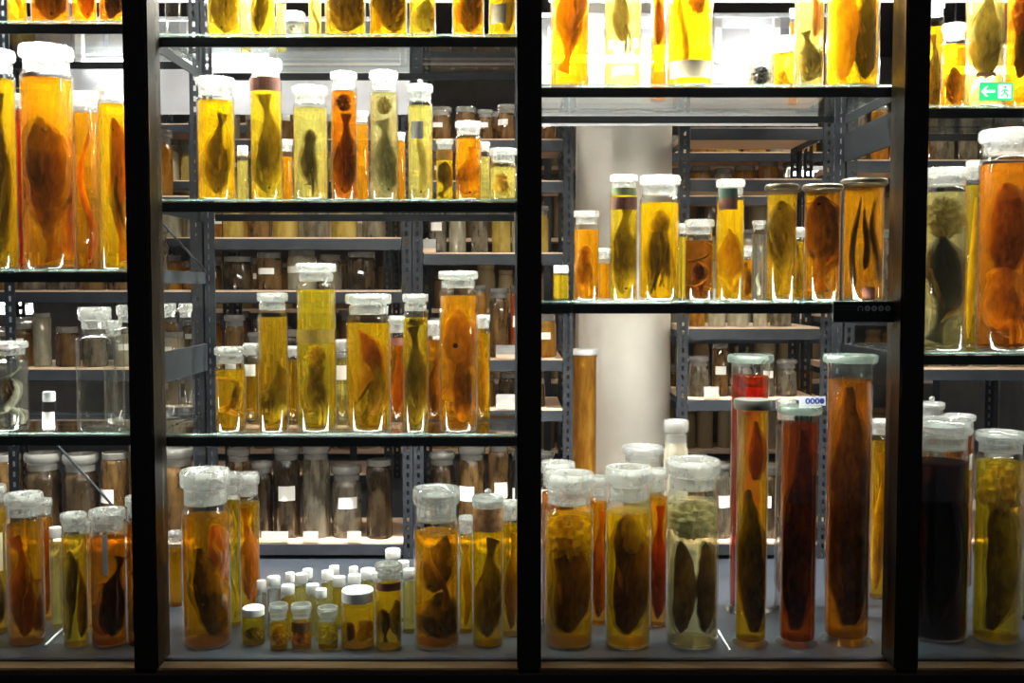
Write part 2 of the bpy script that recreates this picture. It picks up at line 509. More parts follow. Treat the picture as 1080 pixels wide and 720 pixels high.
def specimen(spec, loc, R, z0, z1, seed, code_is_second=False):
    """a preserved animal inside a jar: body mesh at top level, fins and eye its children"""
    kind, col, k = parse(spec)
    rnd = random.Random(seed)
    mat = FM[col]
    lo, hi = k.get('lo', 0.03), k.get('hi', 0.93)
    za, zb = z0 + (z1 - z0) * lo, z0 + (z1 - z0) * hi
    L = zb - za
    Rm = R * 0.93
    w, bend, lean, cyc, ox, oy = k.get('w', 0.7), k.get('b', 0.15), k.get('l', 0.0), k.get('c', 1.0), k.get('x', 0.0), k.get('y', 0.0)
    kids = []
    if kind in ('fish', 'leaf', 'slug', 'pod'):
        n = 34
        path, rx, ry = [], [], []
        if kind == 'fish':
            pw = [(0, .06), (.05, .42), (.16, .80), (.32, 1.0), (.5, .86), (.68, .5), (.8, .27), (.86, .2), (.93, .34), (1, .50)]
            pt = [(0, .05), (.08, .34), (.3, .52), (.55, .4), (.75, .18), (.84, .1), (.92, .05), (1, .025)]
        elif kind == 'pod':
            pw = [(0, .26), (.05, .5), (.18, .82), (.4, 1.0), (.62, .86), (.82, .5), (.93, .26), (1, .16)]
            pt = [(0, .06), (.1, .3), (.5, .62), (.85, .35), (1, .04)]
        elif kind == 'leaf':
            pw = [(0, .05), (.12, .42), (.4, 1.0), (.6, .95), (.85, .45), (.95, .16), (1, .05)]
            pt = [(0, .03), (.4, .22), (.7, .17), (1, .03)]
        else:
            pw = [(0, .2), (.08, .62), (.25, .95), (.5, 1), (.75, .84), (.92, .55), (1, .18)]
            pt = [(0, .15), (.2, .6), (.5, .75), (.8, .6), (1, .15)]
        ph = k.get('p', 0.0)
        wob = rnd.uniform(.05, .15) if not code_is_second else 0.0
        wph = rnd.uniform(0, 6.28)
        tb = rnd.uniform(-.55, .55) if kind == 'fish' else 0.0
        w *= {'fish': 1.36, 'pod': 1.3, 'leaf': 1.15}.get(kind, 1.0)
        for i in range(n):
            t = i / (n - 1)
            s = t if not k.get('f') else 1 - t
            tw = (s - .6) / .4 if s > .6 else 0
            x = (ox + bend * sin(2 * pi * cyc * t * 0.5 + ph) + lean * (t - 0.5) * 2 + tb * tw * tw + wob * sin(2 * pi * 1.25 * t + wph)) * Rm
            y = (oy + 0.12 * sin(3 * t + ph)) * Rm
            path.append((x, y, za + L * t))
            rx.append(max(0.0015, interp(pw, s) * w * Rm)); ry.append(max(0.001, interp(pt, s) * w * Rm))
        d = sweep_data(path, rx, ry, 18, k.get('rip', 0.075), seed)
        body = mesh_obj(k.get('nm', None) or {'fish': 'preserved_fish', 'leaf': 'preserved_flatfish', 'slug': 'preserved_specimen', 'pod': 'preserved_fish'}[kind], clamp_r(d[0], Rm), d[1], mat)
        if kind == 'fish' and not k.get('plain'):
            def fin(name, s0, s1, side, wid, thick, out_):
                p2, r2, t2 = [], [], []
                m = 9
                for j in range(m):
                    u = j / (m - 1)
                    s = s0 + (s1 - s0) * u
                    t = s if not k.get('f') else 1 - s
                    q = min(n - 1, max(0, int(t * (n - 1))))
                    bx = interp(pw, s) * w * Rm
                    p2.append((path[q][0] + side * bx * out_, path[q][1], za + L * t))
                    r2.append(max(0.001, wid * w * Rm * sin(pi * (0.08 + 0.84 * u)) * (1 - 0.3 * u)))
                    t2.append(thick * Rm)
                dd = sweep_data(p2, r2, t2, 10)
                return mesh_obj(name, clamp_r(dd[0], Rm), dd[1], mat, body)
            sd = -1 if rnd.random() < 0.5 else 1
            fin('dorsal_fin', .28, .66, sd, .3, .03, .92)
            fin('anal_fin', .5, .72, -sd, .22, .03, .9)
            # pectoral fin on the near side
            s = .24; t = s if not k.get('f') else 1 - s; q = int(t * (n - 1))
            py_ = path[q][1] - ry[q] * 0.95
            pp = [(path[q][0] + sd * -0.1 * Rm * u, py_ - 0.02 * Rm * u, path[q][2] + (1 if not k.get('f') else -1) * 0.22 * L * u) for u in (0, .25, .5, .75, 1)]
            dd = sweep_data(pp, [max(.001, w * Rm * .16 * a) for a in (.4, .8, 1, .8, .3)], [.0012 * 1.5] * 5, 8)
            mesh_obj('pectoral_fin', clamp_r(dd[0], Rm), dd[1], mat, body)
            # eye
            s = .09; t = s if not k.get('f') else 1 - s; q = int(t * (n - 1))
            er = max(0.0022, 0.10 * w * Rm)
            e = lathe_data([(0, -er), (er * .7, -er * .7), (er, 0), (er * .7, er * .7), (0, er)], 12)
            c = (path[q][0] + sd * 0.18 * w * Rm, path[q][1] - ry[q] * 0.85, path[q][2])
            ev = clamp_r([(x + c[0], y + c[1], z + c[2]) for x, y, z in e[0]], Rm)
            mesh_obj('eye', ev, e[1], M['eye'], body)
        if R > .024 and not code_is_second:
            pale = {'dk': 'go', 'ol': 'pa', 'br': 'or', 'go': 'yw', 'or': 'yw', 'gr': 'wh', 'pa': 'wh', 'bk': 'br', 'rd': 'or', 'yw': 'wh', 'wh': 'pa'}[col]
            for nn in range(2):
                s0 = rnd.uniform(.12, .45); s1 = s0 + rnd.uniform(.22, .42)
                sd = rnd.choice((-1, 1)); amp = rnd.uniform(.1, .35); p0 = rnd.uniform(0, 6)
                pp, ra, rb = [], [], []
                for j in range(13):
                    u_ = j / 12
                    q = min(n - 1, int((s0 + (s1 - s0) * u_) * (n - 1)))
                    pp.append((path[q][0] + sd * rx[q] * (.35 + .5 * u_) + amp * Rm * .4 * sin(4 * u_ + p0), path[q][1] - ry[q] * (.8 - .3 * u_) - .03 * Rm, path[q][2]))
                    ra.append(max(.0008, Rm * .17 * sin(pi * (.06 + .88 * u_)) * rnd.uniform(.7, 1.25))); rb.append(.0012)
                dd = sweep_data(pp, ra, rb, 8)
                mesh_obj('loose_fin', clamp_r(dd[0], Rm), dd[1], FM[pale], body)
        if kind == 'pod' and not k.get('plain'):
            sd = 1 if rnd.random() < .5 else -1
            q = int(n * .3)
            er = max(.0022, .09 * w * Rm)
            q = int((.1 if not k.get('f') else .9) * (n - 1))
            e = lathe_data([(0, -er), (er * .7, -er * .7), (er, 0), (er * .7, er * .7), (0, er)], 12)
            c = (path[q][0] + sd * .15 * w * Rm, path[q][1] - ry[q] * .85, path[q][2])
            mesh_obj('eye', clamp_r([(x + c[0], y + c[1], z + c[2]) for x, y, z in e[0]], Rm), e[1], M['eye'], body)
        if k.get('spot'):
            er = k['spot'] * Rm
            e = lathe_data([(0, -er), (er * .7, -er * .7), (er, 0), (er * .7, er * .7), (0, er)], 14)
            q = int(k.get('sp', .6) * (n - 1))
            c = (path[q][0] - 0.25 * w * Rm, path[q][1] - ry[q] * 0.9, path[q][2])
            mesh_obj('eye', clamp_r([(x + c[0], y + c[1], z + c[2]) for x, y, z in e[0]], Rm), e[1], M['eye'], body)
    elif kind == 'eel':
        n = 60
        path, rx, ry = [], [], []
        for i in range(n):
            t = i / (n - 1)
            x = (ox + bend * sin(2 * pi * cyc * t + k.get('p', 0)) + lean * (t - .5) * 2) * Rm
            y = (oy + bend * 0.5 * cos(2 * pi * cyc * t * 0.7 + k.get('p', 0))) * Rm
            path.append((x, y, za + L * t))
            s = t if not k.get('f') else 1 - t
            r = w * Rm * interp([(0, .25), (.05, .75), (.15, 1), (.6, .85), (.9, .4), (1, .08)], s)
            rx.append(max(.0012, r)); ry.append(max(.0012, r * .8))
        d = sweep_data(path, rx, ry, 12, 0.03, seed)
        body = mesh_obj('preserved_eel', clamp_r(d[0], Rm), d[1], mat)
        s = 0.04 if not k.get('f') else 0.96
        q = int(s * (n - 1)); er = max(.0018, .28 * w * Rm)
        e = lathe_data([(0, -er), (er * .7, -er * .7), (er, 0), (er * .7, er * .7), (0, er)], 10)
        c = (path[q][0], path[q][1] - ry[q], path[q][2])
        mesh_obj('eye', clamp_r([(x + c[0], y + c[1], z + c[2]) for x, y, z in e[0]], Rm), e[1], M['eye'], body)
    elif kind == 'coil':
        n = 110
        turns = k.get('turns', 2.2)
        path, rx = [], []
        for i in range(n):
            t = i / (n - 1)
            a = 2 * pi * turns * t + k.get('p', 0)
            rr = Rm * (1 - w) * (0.75 + 0.25 * cos(7 * t))
            path.append((rr * cos(a) * 0.98, rr * sin(a) * 0.9, za + L * (t + 0.08 * sin(a))))
            rx.append(max(.0012, w * Rm * interp([(0, .2), (.06, .8), (.4, 1), (.85, .5), (1, .08)], t)))
        d = sweep_data(path, rx, rx, 10, 0.04, seed)
        d = ([(x, y, min(max(z, z0 + .002), z1 - .002)) for x, y, z in d[0]], d[1])
        body = mesh_obj('preserved_snake', clamp_r(d[0], Rm), d[1], mat)
    elif kind == 'octo':
        # a sac head above with many hanging arms, one continuous skin per arm
        n = 20
        hd = sweep_data([(ox * Rm, 0, za + L * (.68 + .32 * i / 11)) for i in range(12)], [max(.001, w * .55 * Rm * sin(pi * (.12 + .8 * i / 11))) for i in range(12)],
                        [max(.001, w * .5 * Rm * sin(pi * (.12 + .8 * i / 11))) for i in range(12)], 18, .05, seed)
        body = mesh_obj('preserved_octopus', clamp_r(hd[0], Rm), hd[1], FM[{'dk': 'ol', 'bk': 'go'}.get(col, col)])
        arms = int(k.get('arms', 8))
        for a_ in range(arms):
            a = 2 * pi * a_ / arms + .3
            path, rx = [], []
            for i in range(n):
                t = i / (n - 1)
                rr = Rm * w * (0.15 + 0.65 * sin(min(1, t * 1.6) * pi / 2) - .18 * t)
                path.append((rr * cos(a + .5 * sin(4 * t + a_)), rr * sin(a + .5 * sin(4 * t + a_)), za + L * (.74 - (.74 - .04 * (a_ % 3)) * t)))
                rx.append(max(.001, Rm * .24 * w * (1 - .75 * t)))
            d = sweep_data(path, rx, rx, 9, .05, seed + a_)
            mesh_obj('arm', clamp_r(d[0], Rm), d[1], mat, body)
    elif kind == 'beast':
        # curled small mammal or embryo: rounded back, head, limbs and tail
        n = 26
        path, rx, ry = [], [], []
        sgn = 1 if k.get('f') else -1
        for i in range(n):
            t = i / (n - 1)
            path.append(((ox + sgn * bend * sin(pi * t)) * Rm, oy * Rm, za + L * (.12 + .76 * t)))
            r = w * Rm * interp([(0, .2), (.15, .78), (.4, 1.0), (.66, .72), (.74, .6), (.86, .74), (.95, .48), (1, .12)], t)
            rx.append(max(.001, r * .85)); ry.append(max(.001, r * .75))
        d = sweep_data(path, rx, ry, 18, .06, seed)
        body = mesh_obj('preserved_mammal', clamp_r(d[0], Rm), d[1], mat)
        for nm, t0, ln, dx in (('foreleg', .62, .3, 1), ('foreleg', .58, .3, .5), ('hind_leg', .24, .3, 1), ('hind_leg', .2, .28, .5)):
            q = int(t0 * (n - 1)); b = path[q]
            pp = [(b[0] - sgn * dx * rx[q] * (.5 + .6 * sin(u * 2.2)), b[1] - ry[q] * .75, b[2] - ln * L * u * (.75 + .3 * u)) for u in (0, .2, .4, .6, .8, 1)]
            rr = [max(.0012, w * Rm * a * .2) for a in (1, .9, .7, .6, .7, .4)]
            dd = sweep_data(pp, rr, rr, 9)
            dd = ([(x, y, max(z, z0 + .002)) for x, y, z in dd[0]], dd[1])
            mesh_obj(nm, clamp_r(dd[0], Rm), dd[1], mat, body)
        pp = [(path[1][0] + sgn * .35 * Rm * sin(4 * u), path[1][1], path[1][2] - .1 * L * u) for u in (0, .2, .4, .6, .8, 1)]
        rr = [max(.001, w * Rm * .1 * (1.1 - u)) for u in (0, .2, .4, .6, .8, 1)]
        dd = sweep_data(pp, rr, rr, 8)
        mesh_obj('tail', clamp_r([(x, y, max(z, z0 + .002)) for x, y, z in dd[0]], Rm), dd[1], mat, body)
    elif kind == 'tissue':
        # crumpled bundle
        seg, rings = 44, 26
        vs, fs = [], []
        cz, hz = (za + zb) / 2, L / 2
        p = [rnd.uniform(0, 6.28) for _ in range(8)]
        for i in range(rings + 1):
            th = pi * i / rings
            for j in range(seg):
                a = 2 * pi * j / seg
                f = 1 + .16 * sin(5 * a + 3 * th + p[0]) + .12 * sin(9 * a - 6 * th + p[1]) + .10 * sin(13 * th + 2 * a + p[2]) + .08 * abs(sin(7 * a + 9 * th + p[3]))
                f *= .78
                vs.append((ox * Rm + w * Rm * f * sin(th) * cos(a), oy * Rm + w * Rm * f * sin(th) * sin(a), cz + hz * cos(th) * min(f, 1.0)))
        for i in range(rings):
            for j in range(seg):
                l = (j + 1) % seg
                fs.append((i * seg + j, (i + 1) * seg + j, (i + 1) * seg + l, i * seg + l))
        body = mesh_obj('preserved_tissue', clamp_r(vs, Rm), fs, mat)
    body.location = loc
    return body


SPEC_CAT = {'fish': 'fish', 'leaf': 'fish', 'slug': 'specimen', 'pod': 'fish', 'eel': 'eel', 'coil': 'snake', 'octo': 'octopus', 'beast': 'animal', 'tissue': 'specimen'}

# ------------------------------------------------------------------ setting
YB = 0.50            # depth of the showcase shelving
MULL = [(137, 166, 155, 178), (546, 571, 546, 571), (946, 977, 933, 957)]


def shelf_z(py):
    return P(540, py, 0.035)[2]


BAYX = [(-0.99 - .50, -0.995), (-0.955, 0.005), (0.055, 0.985), (1.03, 1.55)]
fl = struct(box('floor', -3.2, 3.2, -0.02, 4.2, -0.06, 0.0, M['deck']))
struct(box('ceiling', -3.2, 3.2, -0.02, 4.2, 2.45, 2.5, M['ceil']))
struct(box('wall_back', -3.2, 3.2, 4.2, 4.26, -0.06, 2.5, M['wallm']))
struct(box('wall_left', -3.26, -3.2, -0.02, 4.26, -0.06, 2.5, M['wallm']))
struct(box('wall_right', 3.2, 3.26, -0.02, 4.26, -0.06, 2.5, M['wallm']))
struct(box('wall_front', -3.2, 3.2, -0.06, -0.02, -0.5, -0.024, M['black']))
struct(box('floor_hall', -3.2, 3.2, -4.5, -0.06, -0.56, -0.5, M['black']))
# sill and mullions of the glass front
struct(box('trim_1', -3.2, 3.2, -0.075, -0.02, -0.024, -0.004, M['sill'], None, .003))
mx = [-0.972, 0.046 - .0, 1.012]
mx = [P(152, 330, -0.04)[0], P(558, 330, -0.04)[0], P(958, 330, -0.04)[0]]
for i, x in enumerate(mx):
    m_ = struct(box('trim_%d' % (i + 2), x - 0.031, x + 0.031, -0.075, 0.028, -0.02, 2.45, M['frame'], None, .004))
# glass panes between the mullions
edges = [-3.1] + mx + [3.1]
for i in range(4):
    a = edges[i] + (0.031 if i else 0); b = edges[i + 1] - (0.031 if i < 3 else 0)
    struct(box('window_%d' % (i + 1), a + .001, b - .001, -0.014, -0.006, 0.0, 2.45, M['pane']))

BAY = [(-1.56, mx[0] - .003), (mx[0] + .003, mx[1] - .003), (mx[1] + .003, mx[2] - .003), (mx[2] + .003, 1.66)]
SHELVES = [[22, 284, 456], [36, 210, 457], [89, 317], [111, 371]]
ORD = ['first', 'second', 'third', 'fourth']
SHZ = {}
for b in range(4):
    x0, x1 = BAY[b]
    u = empty('shelving_unit', ((x0 + x1) / 2, 0.03, 0))
    tag(u, 'blue-grey steel shelving unit with glass shelves behind the %s window bay' % ORD[b], 'shelving', 'glass shelf units behind the windows')
    cx = (x0 + x1) / 2

    def lb(name, a, b_, c, d, e, f, mat, bev=0.0):
        return box(name, a - cx, b_ - cx, c - .03, d - .03, e, f, mat, u, bev)
    for px_ in (x0 + .016, x1 - .016):
        vs, fs = join(box_data(-.016, .016, -.002, .002, 0.0, 2.3), box_data(-.016 if px_ < cx else .012, -.012 if px_ < cx else .016, .002, .036, 0.0, 2.3))
        p_ = mesh_obj('post', vs, fs, M['perf'], u, False, (px_ - cx, YB - .03, 0))
    for s, py in enumerate(SHELVES[b]):
        z = shelf_z(py)
        SHZ[(b, s)] = z
        lb('glass_shelf', x0 + .002, x1 - .002, .036, YB - .004, z - .008, z, M['shelf'])
        lb('front_beam', x0, x1, .030, .036, z - .034, z - .009, M['dsteel'], .001)
        lb('glass_edge', x0 + .002, x1 - .002, .031, .0355, z - .0045, z, M['edge'])
        lb('added_led_strip', x0 + .09, x1 - .09, .038, .050, z - .022, z - .012, M['ledfilllow' if (b, s) in ((0, 2), (1, 2)) else 'ledfillhigh' if (b, s) == (2, 1) else 'ledfill'])  # strips added out of sight behind the beam to light the jars
        lb('back_beam', x0 + .034, x1 - .034, YB + .002, YB + .012, z - .030, z - .009, M['dsteel'])
        for sx in (x0 + .0005, x1 - .0045):
            lb('side_rail', sx, sx + .004, .037, YB - .004, z - .034, z - .009, M['dsteel'])
    SHZ[(b, 9)] = 0.0
    # side frames seen in the two middle bays
    if b in (1, 0):
        sx = x0 if b == 1 else x1 - .006
        za, zb = P(178, 405, .04)[2], P(178, 372, .04)[2]
        if b == 1:
            lb('side_beam', sx, sx + .006, .045, YB - .005, za, zb, M['steel'], .001)
            lb('side_beam', sx, sx + .006, .045, YB - .005, P(228, 299, YB)[2], P(228, 287, YB)[2], M['steel'], .001)
            a = P(176, 232, .06); c = P(226, 286, YB - .02)
            br = tube_between('brace', (sx + .008 - cx, .03, a[2]), (sx + .008 - cx, YB - .05, c[2]), .003, M['steel'], u)
    if b == 2:
        sx = x1 - .006
        lb('side_beam', sx, sx + .006, .045, YB - .005, P(876, 172, YB)[2], P(876, 141, YB)[2], M['dsteel'], .001)
        lb('side_beam', sx, sx + .006, .045, YB - .005, P(876, 395, YB)[2], P(876, 362, YB)[2], M['dsteel'], .001)
    if b == 0:
        a = P(52, 460, YB - .02); c = P(140, 556, YB - .02)
        tube_between('brace', (a[0] - cx, YB - .05, a[2]), (c[0] - cx, YB - .05, c[2]), .004, M['steel'], u)

# ------------------------------------------------------------------ jars
SHELFNAME = {0: 'top shelf', 1: 'middle shelf', 2: 'low shelf', 9: 'deck'}


def where(b, s):
    return '%s of the %s bay' % (SHELFNAME[s], ORD[b])


def jar_profiles(kind, R, H, lh):
    """(body profile, lid profile, extra lid sub-part)"""
    zs = H - lh
    th = .05 * R
    if kind in ('s', 'k', 'c'):
        sh = min(.30 * lh, .35 * R)
        body = [(0, .0), (.90 * R, 0), (.975 * R, .02 * R + .001), (R, .09 * R), (R, zs - sh), (.985 * R, zs - sh * .55), (.93 * R, zs - sh * .15), (.885 * R, zs), (.87 * R, zs + .18 * lh)]
        a = zs + .10 * lh
        fb = H - .44 * lh
        lid = [(0, a), (.80 * R, a), (.87 * R, a + .03 * lh), (.875 * R, fb - .08 * lh), (.80 * R, fb - .06 * lh), (.80 * R, fb - .01 * lh), (.985 * R, fb + .01 * lh), (1.03 * R, fb + .07 * lh), (1.04 * R, fb + .2 * lh), (1.025 * R, H - .06 * lh),
               (.97 * R, H), (.86 * R, H), (.80 * R, H - .05 * lh), (.74 * R, H - .20 * lh), (0, H - .22 * lh)]
        return body, lid
    if kind == 'd':
        body = [(0, 0), (1.14 * R, 0), (1.2 * R, .06 * R), (1.14 * R, .16 * R), (1.04 * R, .24 * R), (R, .36 * R), (R, zs - .18 * R), (1.06 * R, zs - .05 * R), (1.10 * R, zs)]
        lid = [(0, zs), (1.17 * R, zs), (1.22 * R, zs + .3 * lh), (1.22 * R, zs + .75 * lh), (1.17 * R, H), (0, H)]
        return body, lid
    if kind == 'p':      # plain straight cylinder, thin dark lid
        body = [(0, 0), (.95 * R, 0), (R, .06 * R), (R, zs - .1 * R), (1.04 * R, zs)]
        lid = [(0, zs), (1.08 * R, zs), (1.14 * R, zs + .2 * lh), (1.14 * R, zs + .7 * lh), (1.05 * R, H), (0, H)]
        return body, lid
    if kind == 'v':      # screw-cap vial or jar
        body = [(0, 0), (.92 * R, 0), (R, .08 * R), (R, zs - .3 * R), (.96 * R, zs - .12 * R), (.85 * R, zs)]
        lid = [(0, zs - .001), (.86 * R, zs - .001), (.93 * R, zs + .05 * lh), (.93 * R, H - .12 * lh), (.86 * R, H), (0, H)]
        return body, lid
    if kind == 'n':      # shouldered bottle with ground stopper
        sh = .45 * R
        body = [(0, 0), (.92 * R, 0), (R, .07 * R), (R, zs - sh), (.96 * R, zs - sh * .6), (.8 * R, zs - sh * .2), (.70 * R, zs), (.68 * R, zs + .2 * lh)]
        a = zs + .18 * lh
        lid = [(0, a), (.6 * R, a), (.68 * R, a + .03 * lh), (.70 * R, a + .3 * lh), (.84 * R, a + .36 * lh), (.86 * R, H - .08 * lh), (.8 * R, H), (.55 * R, H - .04 * lh), (0, H - .06 * lh)]
        return body, lid


def band_patch(R, z0, z1, a0, a1, n=12):
    """a slightly curved slip of paper with thickness, facing the viewer (angles round -Y)"""
    vs, fs = [], []
    for i in range(n + 1):
        a = -pi / 2 + a0 + (a1 - a0) * i / n
        for r in (R, R * .985):
            for z in (z0, z1):
                vs.append((r * cos(a), r * sin(a), z))
    for i in range(n):
        b, c = i * 4, i * 4 + 4
        fs += [(b, c, c + 1, b + 1), (b + 2, b + 3, c + 3, c + 2), (b + 1, c + 1, c + 3, b + 3), (b, b + 2, c + 2, c)]
    fs += [(0, 1, 3, 2), (n * 4, n * 4 + 2, n * 4 + 3, n * 4 + 1)]
    return vs, fs


LIDM = {'s': 'frost', 'k': 'clearlid', 'c': 'clearlid', 'd': 'greenlid', 'p': 'darklid', 'v': 'white', 'n': 'frost'}
PLACED = []
SEED = [100]


def jar(b, s, x0, x1, top, base, row, kind, lidpx, liq, fill, desc, specs=(), bands=(), lid=None, group=None, cat='jar'):
    """one jar of the showcase. x0..x1, top, base: its outline in the photo; row: depth on its shelf"""
    z0 = SHZ[(b, s)]
    pxc = (x0 + x1) / 2
    mid = (top + base) / 2
    R = 0.04
    for _ in range(4):
        if s == 9:
            Yc = max(ground_y(base, 0.0), 0.045) + R * (1.2 if kind == 'd' else 1)
        elif isinstance(row, float):
            Yc = row
        else:
            Yc = .048 + R
        xa, xb = P(x0, mid, Yc)[0], P(x1, mid, Yc)[0]
        R = (xb - xa) / 2 * .985
        if kind == 'v': R *= 1.0
    X = (xa + xb) / 2
    H = P(pxc, top, Yc)[2] - z0
    lh = P(pxc, top, Yc)[2] - P(pxc, top + lidpx, Yc)[2]
    PLACED.append((b, s, X, Yc, R * (1.22 if kind == 'd' else 1.04), desc))
    name = {'n': 'glass_bottle', 'v': 'screw_cap_jar'}.get(kind, 'specimen_jar')
    if R < .028 and kind in 'v': name = 'vial'
    root = empty(name, (X, Yc, z0 + .0006))
    tag(root, '%s, %s' % (desc, where(b, s)), cat, group or 'jars on the %s' % where(b, s))
    bp, lp = jar_profiles(kind, R, H, lh)
    seg = 28 if R < .03 else 44
    lathe('jar_body', bp, M['glass'], root, seg)
    ld = lathe('lid', lp, M[lid or LIDM[kind]], root, seg)
    if kind == 'k':
        kr = .2 * R
        lathe('knob', [(0, H - .16 * lh), (kr * .6, H - .12 * lh), (kr * .6, H + .05 * R), (kr, H + .16 * R), (kr * 1.15, H + .3 * R), (kr * .8, H + .44 * R), (0, H + .47 * R)], M['clearlid'], ld, 20)
    Rl = .935 * R
    if R > .018 and kind != 'd':
        lathe('glass_base', [(0, .001), (.86 * R, .001), (.93 * R, .03 * R), (.93 * R, .085 * R), (.7 * R, .07 * R), (0, .05 * R)], M['thick'], root, seg)
    zb = .10 * R + .001 if kind != 'd' else .30 * R
    zf = None
    if liq:
        zf = P(pxc, fill, Yc)[2] - z0
        zmax = bp[-1][1] - .35 * lh if kind in 'skcn' else bp[-1][1] - .003
        if kind in 'skcnv':
            zmax = bp[4][1] if kind in 'skc' else bp[3][1]
        zf = min(zf, zmax)
        if kind == 'n': pass
        lathe('liquid', [(0, zb), (Rl * .93, zb), (Rl, zb + .06 * R), (Rl, zf - .002), (Rl * .985, zf), (0, zf)], LM[liq], root, seg)
    for (mt, p0, p1, a0, a1) in bands:
        za, zc = P(pxc, p1, Yc)[2] - z0, P(pxc, p0, Yc)[2] - z0
        vs, fs = band_patch(1.012 * R, za, zc, a0, a1)
        mesh_obj('paper_label', vs, fs, M[mt], root, False)  # labels and cork bands; the ring is a painted glow in the liquid
    first = None
    for d_, code in specs:
        SEED[0] += 1
        zt = (zf if zf else H - lh) - .002
        o = specimen(code.lstrip('+'), (X, Yc, z0 + .0006), Rl, zb + .004, zt, SEED[0], first is not None)
        if first is not None and not code.startswith('+'):
            nm = next((n for w_, n in (('head', 'head'), ('bladder', 'swim_bladder'), ('fin', 'fin'), ('tail', 'tail'), ('limb', 'hind_limb'), ('tissue', 'tissue_wad'), ('belly', 'belly_flap')) if w_ in d_), 'flesh_fold')
            o.name = nm
            o.location = (0, 0, 0)
            o.parent = first
            for ch in list(o.children):
                bpy.data.objects.remove(ch)
            o['label'] = d_
            continue
        first = o
        tag(o, d_ + ', ' + where(b, s), SPEC_CAT[code.lstrip('+').split()[0]], 'specimens on the %s' % where(b, s))
    return root


FULL = (-1.25, 1.25)
# ---- first bay, top shelf
J = jar
J(0, 0, 7, 27, -90, 21, 0, 's', 12, 'G', -60, 'slim olive jar with pale forked fish', [('pale forked fish in slim olive jar', 'fish pa w=.8 f')])
J(0, 0, 32, 72, -110, 21, 0, 's', 16, 'A', -80, 'wide dark amber jar with cut-off top', [('dark broad fish in wide amber jar', 'fish dk w=.85 lo=.02')])
J(0, 0, 75, 101, -80, 21, 0, 's', 12, 'O', -60, 'bright orange jar beside the wide amber jar', [('orange fish tail in bright orange jar', 'fish or w=.6 x=.2')])
J(0, 0, 104, 134, -95, 21, 0, 's', 12, 'A', -70, 'amber jar beside the post, glowing at base', [('black slim fish in glowing amber jar', 'fish bk w=.7 x=-.2')])
# middle
J(0, 1, -22, 17, 54, 281, 0, 's', 24, 'G', 80, 'pale olive jar cut off by the edge', [('grey fish in pale olive jar', 'fish gr w=.6 x=-.2')])
J(0, 1, 12, 30, 100, 279, .36, 's', 14, 'R', 114, 'deep red jar behind the big amber jar', [('red strip of flesh in deep red jar', 'slug rd w=.6')])
J(0, 1, 24, 78, 50, 281, 0, 's', 27, 'O', 80, 'big amber jar with wide glass stopper', [('long brown fish in big amber jar', 'fish br w=.78 x=-.2 f hi=.8'), ('orange flap of flesh in big amber jar', 'slug or w=.4 x=.52 b=.2 hi=.7 y=.4')])
J(0, 1, 76, 106, 98, 279, .34, 's', 16, 'O', 120, 'orange jar behind and between two amber jars', [('golden limp eel in orange jar', 'eel or w=.28 b=.35 c=1.2')])
J(0, 1, 105, 140, 88, 281, 0, 's', 18, 'Y', 108, 'yellow-orange jar against the first post', [('orange folded fish in yellow-orange jar', 'fish or w=.55 b=.3 f'), ('amber limp tail in yellow-orange jar', 'eel br w=.14 b=.3 x=.3 c=1.5')])
# low shelf
J(0, 2, -10, 29, 360, 453, 0, 's', 16, 'C', 372, 'clear jar with pale coiled creature', [('pale coiled snake in clear jar', 'coil gr w=.26 turns=2.0'), ('brown knotted lump in clear jar', 'tissue br w=.4 lo=.3 hi=.75')])
J(0, 2, 45, 59, 413, 456, 0, 'v', 10, None, 0, 'tiny clear vial with white cap', [], [('paper', 434, 452, -1.2, 1.2)])
J(0, 2, 81, 121, 324, 452, .10, 'n', 28, None, 0, 'empty clear shouldered bottle with tall stopper')
J(0, 2, 110, 131, 338, 450, .22, 'n', 20, None, 0, 'empty slim clear bottle behind the tall shouldered one')
J(0, 2, 122, 148, 322, 452, .09, 'n', 22, None, 0, 'empty clear bottle half behind the post')
J(0, 2, 171, 188, 320, 447, .33, 'n', 18, None, 0, 'clear empty bottle seen past the first post')
J(0, 2, 188, 205, 320, 445, .42, 'n', 18, None, 0, 'second clear empty bottle seen past the first post')
# deck
J(0, 9, -24, 7, 512, 672, 0, 's', 20, 'Y', 540, 'yellow jar cut off by the edge', [('dark slumped fish in yellow jar', 'fish dk w=.6 lo=.02 hi=.6')], [('tan', 560, 600, -.2, 1.2)])
J(0, 9, 8, 46, 520, 683, 0, 's', 26, 'O', 546, 'orange jar with rolled glass stopper', [('orange-brown draped fish in orange jar', 'fish or w=.6 b=.1 hi=.9 y=-.3 x=-.15'), ('brown curled fish in orange jar', '+fish br w=.36 x=.3 y=.62 hi=.5')])
J(0, 9, 40, 56, 526, 655, 0, 's', 18, 'O', 545, 'narrow orange jar behind the rolled-stopper jar', [('orange strip in narrow orange jar', 'slug or w=.6')])
J(0, 9, 66, 92, 541, 684, 0, 's', 20, 'L', 566, 'slim yellow jar with flared stopper', [('green-grey slim fish in slim yellow jar', 'fish ol w=.38 x=-.42 hi=.88 f'), ('golden slim fish in slim yellow jar', '+fish go w=.38 x=.42 hi=.8')])
J(0, 9, 53, 66, 556, 662, 0, 'v', 10, 'P', 572, 'small pale bottle behind the slim yellow jar')
J(0, 9, 96, 133, 537, 684, 0, 's', 24, 'A', 562, 'amber jar with grey slip and black fish', [('black fish with orange flank in amber jar', 'fish bk w=.62 x=.15 l=.12 hi=.82'), ('orange belly flap in amber jar', 'fish or w=.5 x=-.4 y=.4 hi=.55')], [('signgrey', 560, 602, .05, .35)])
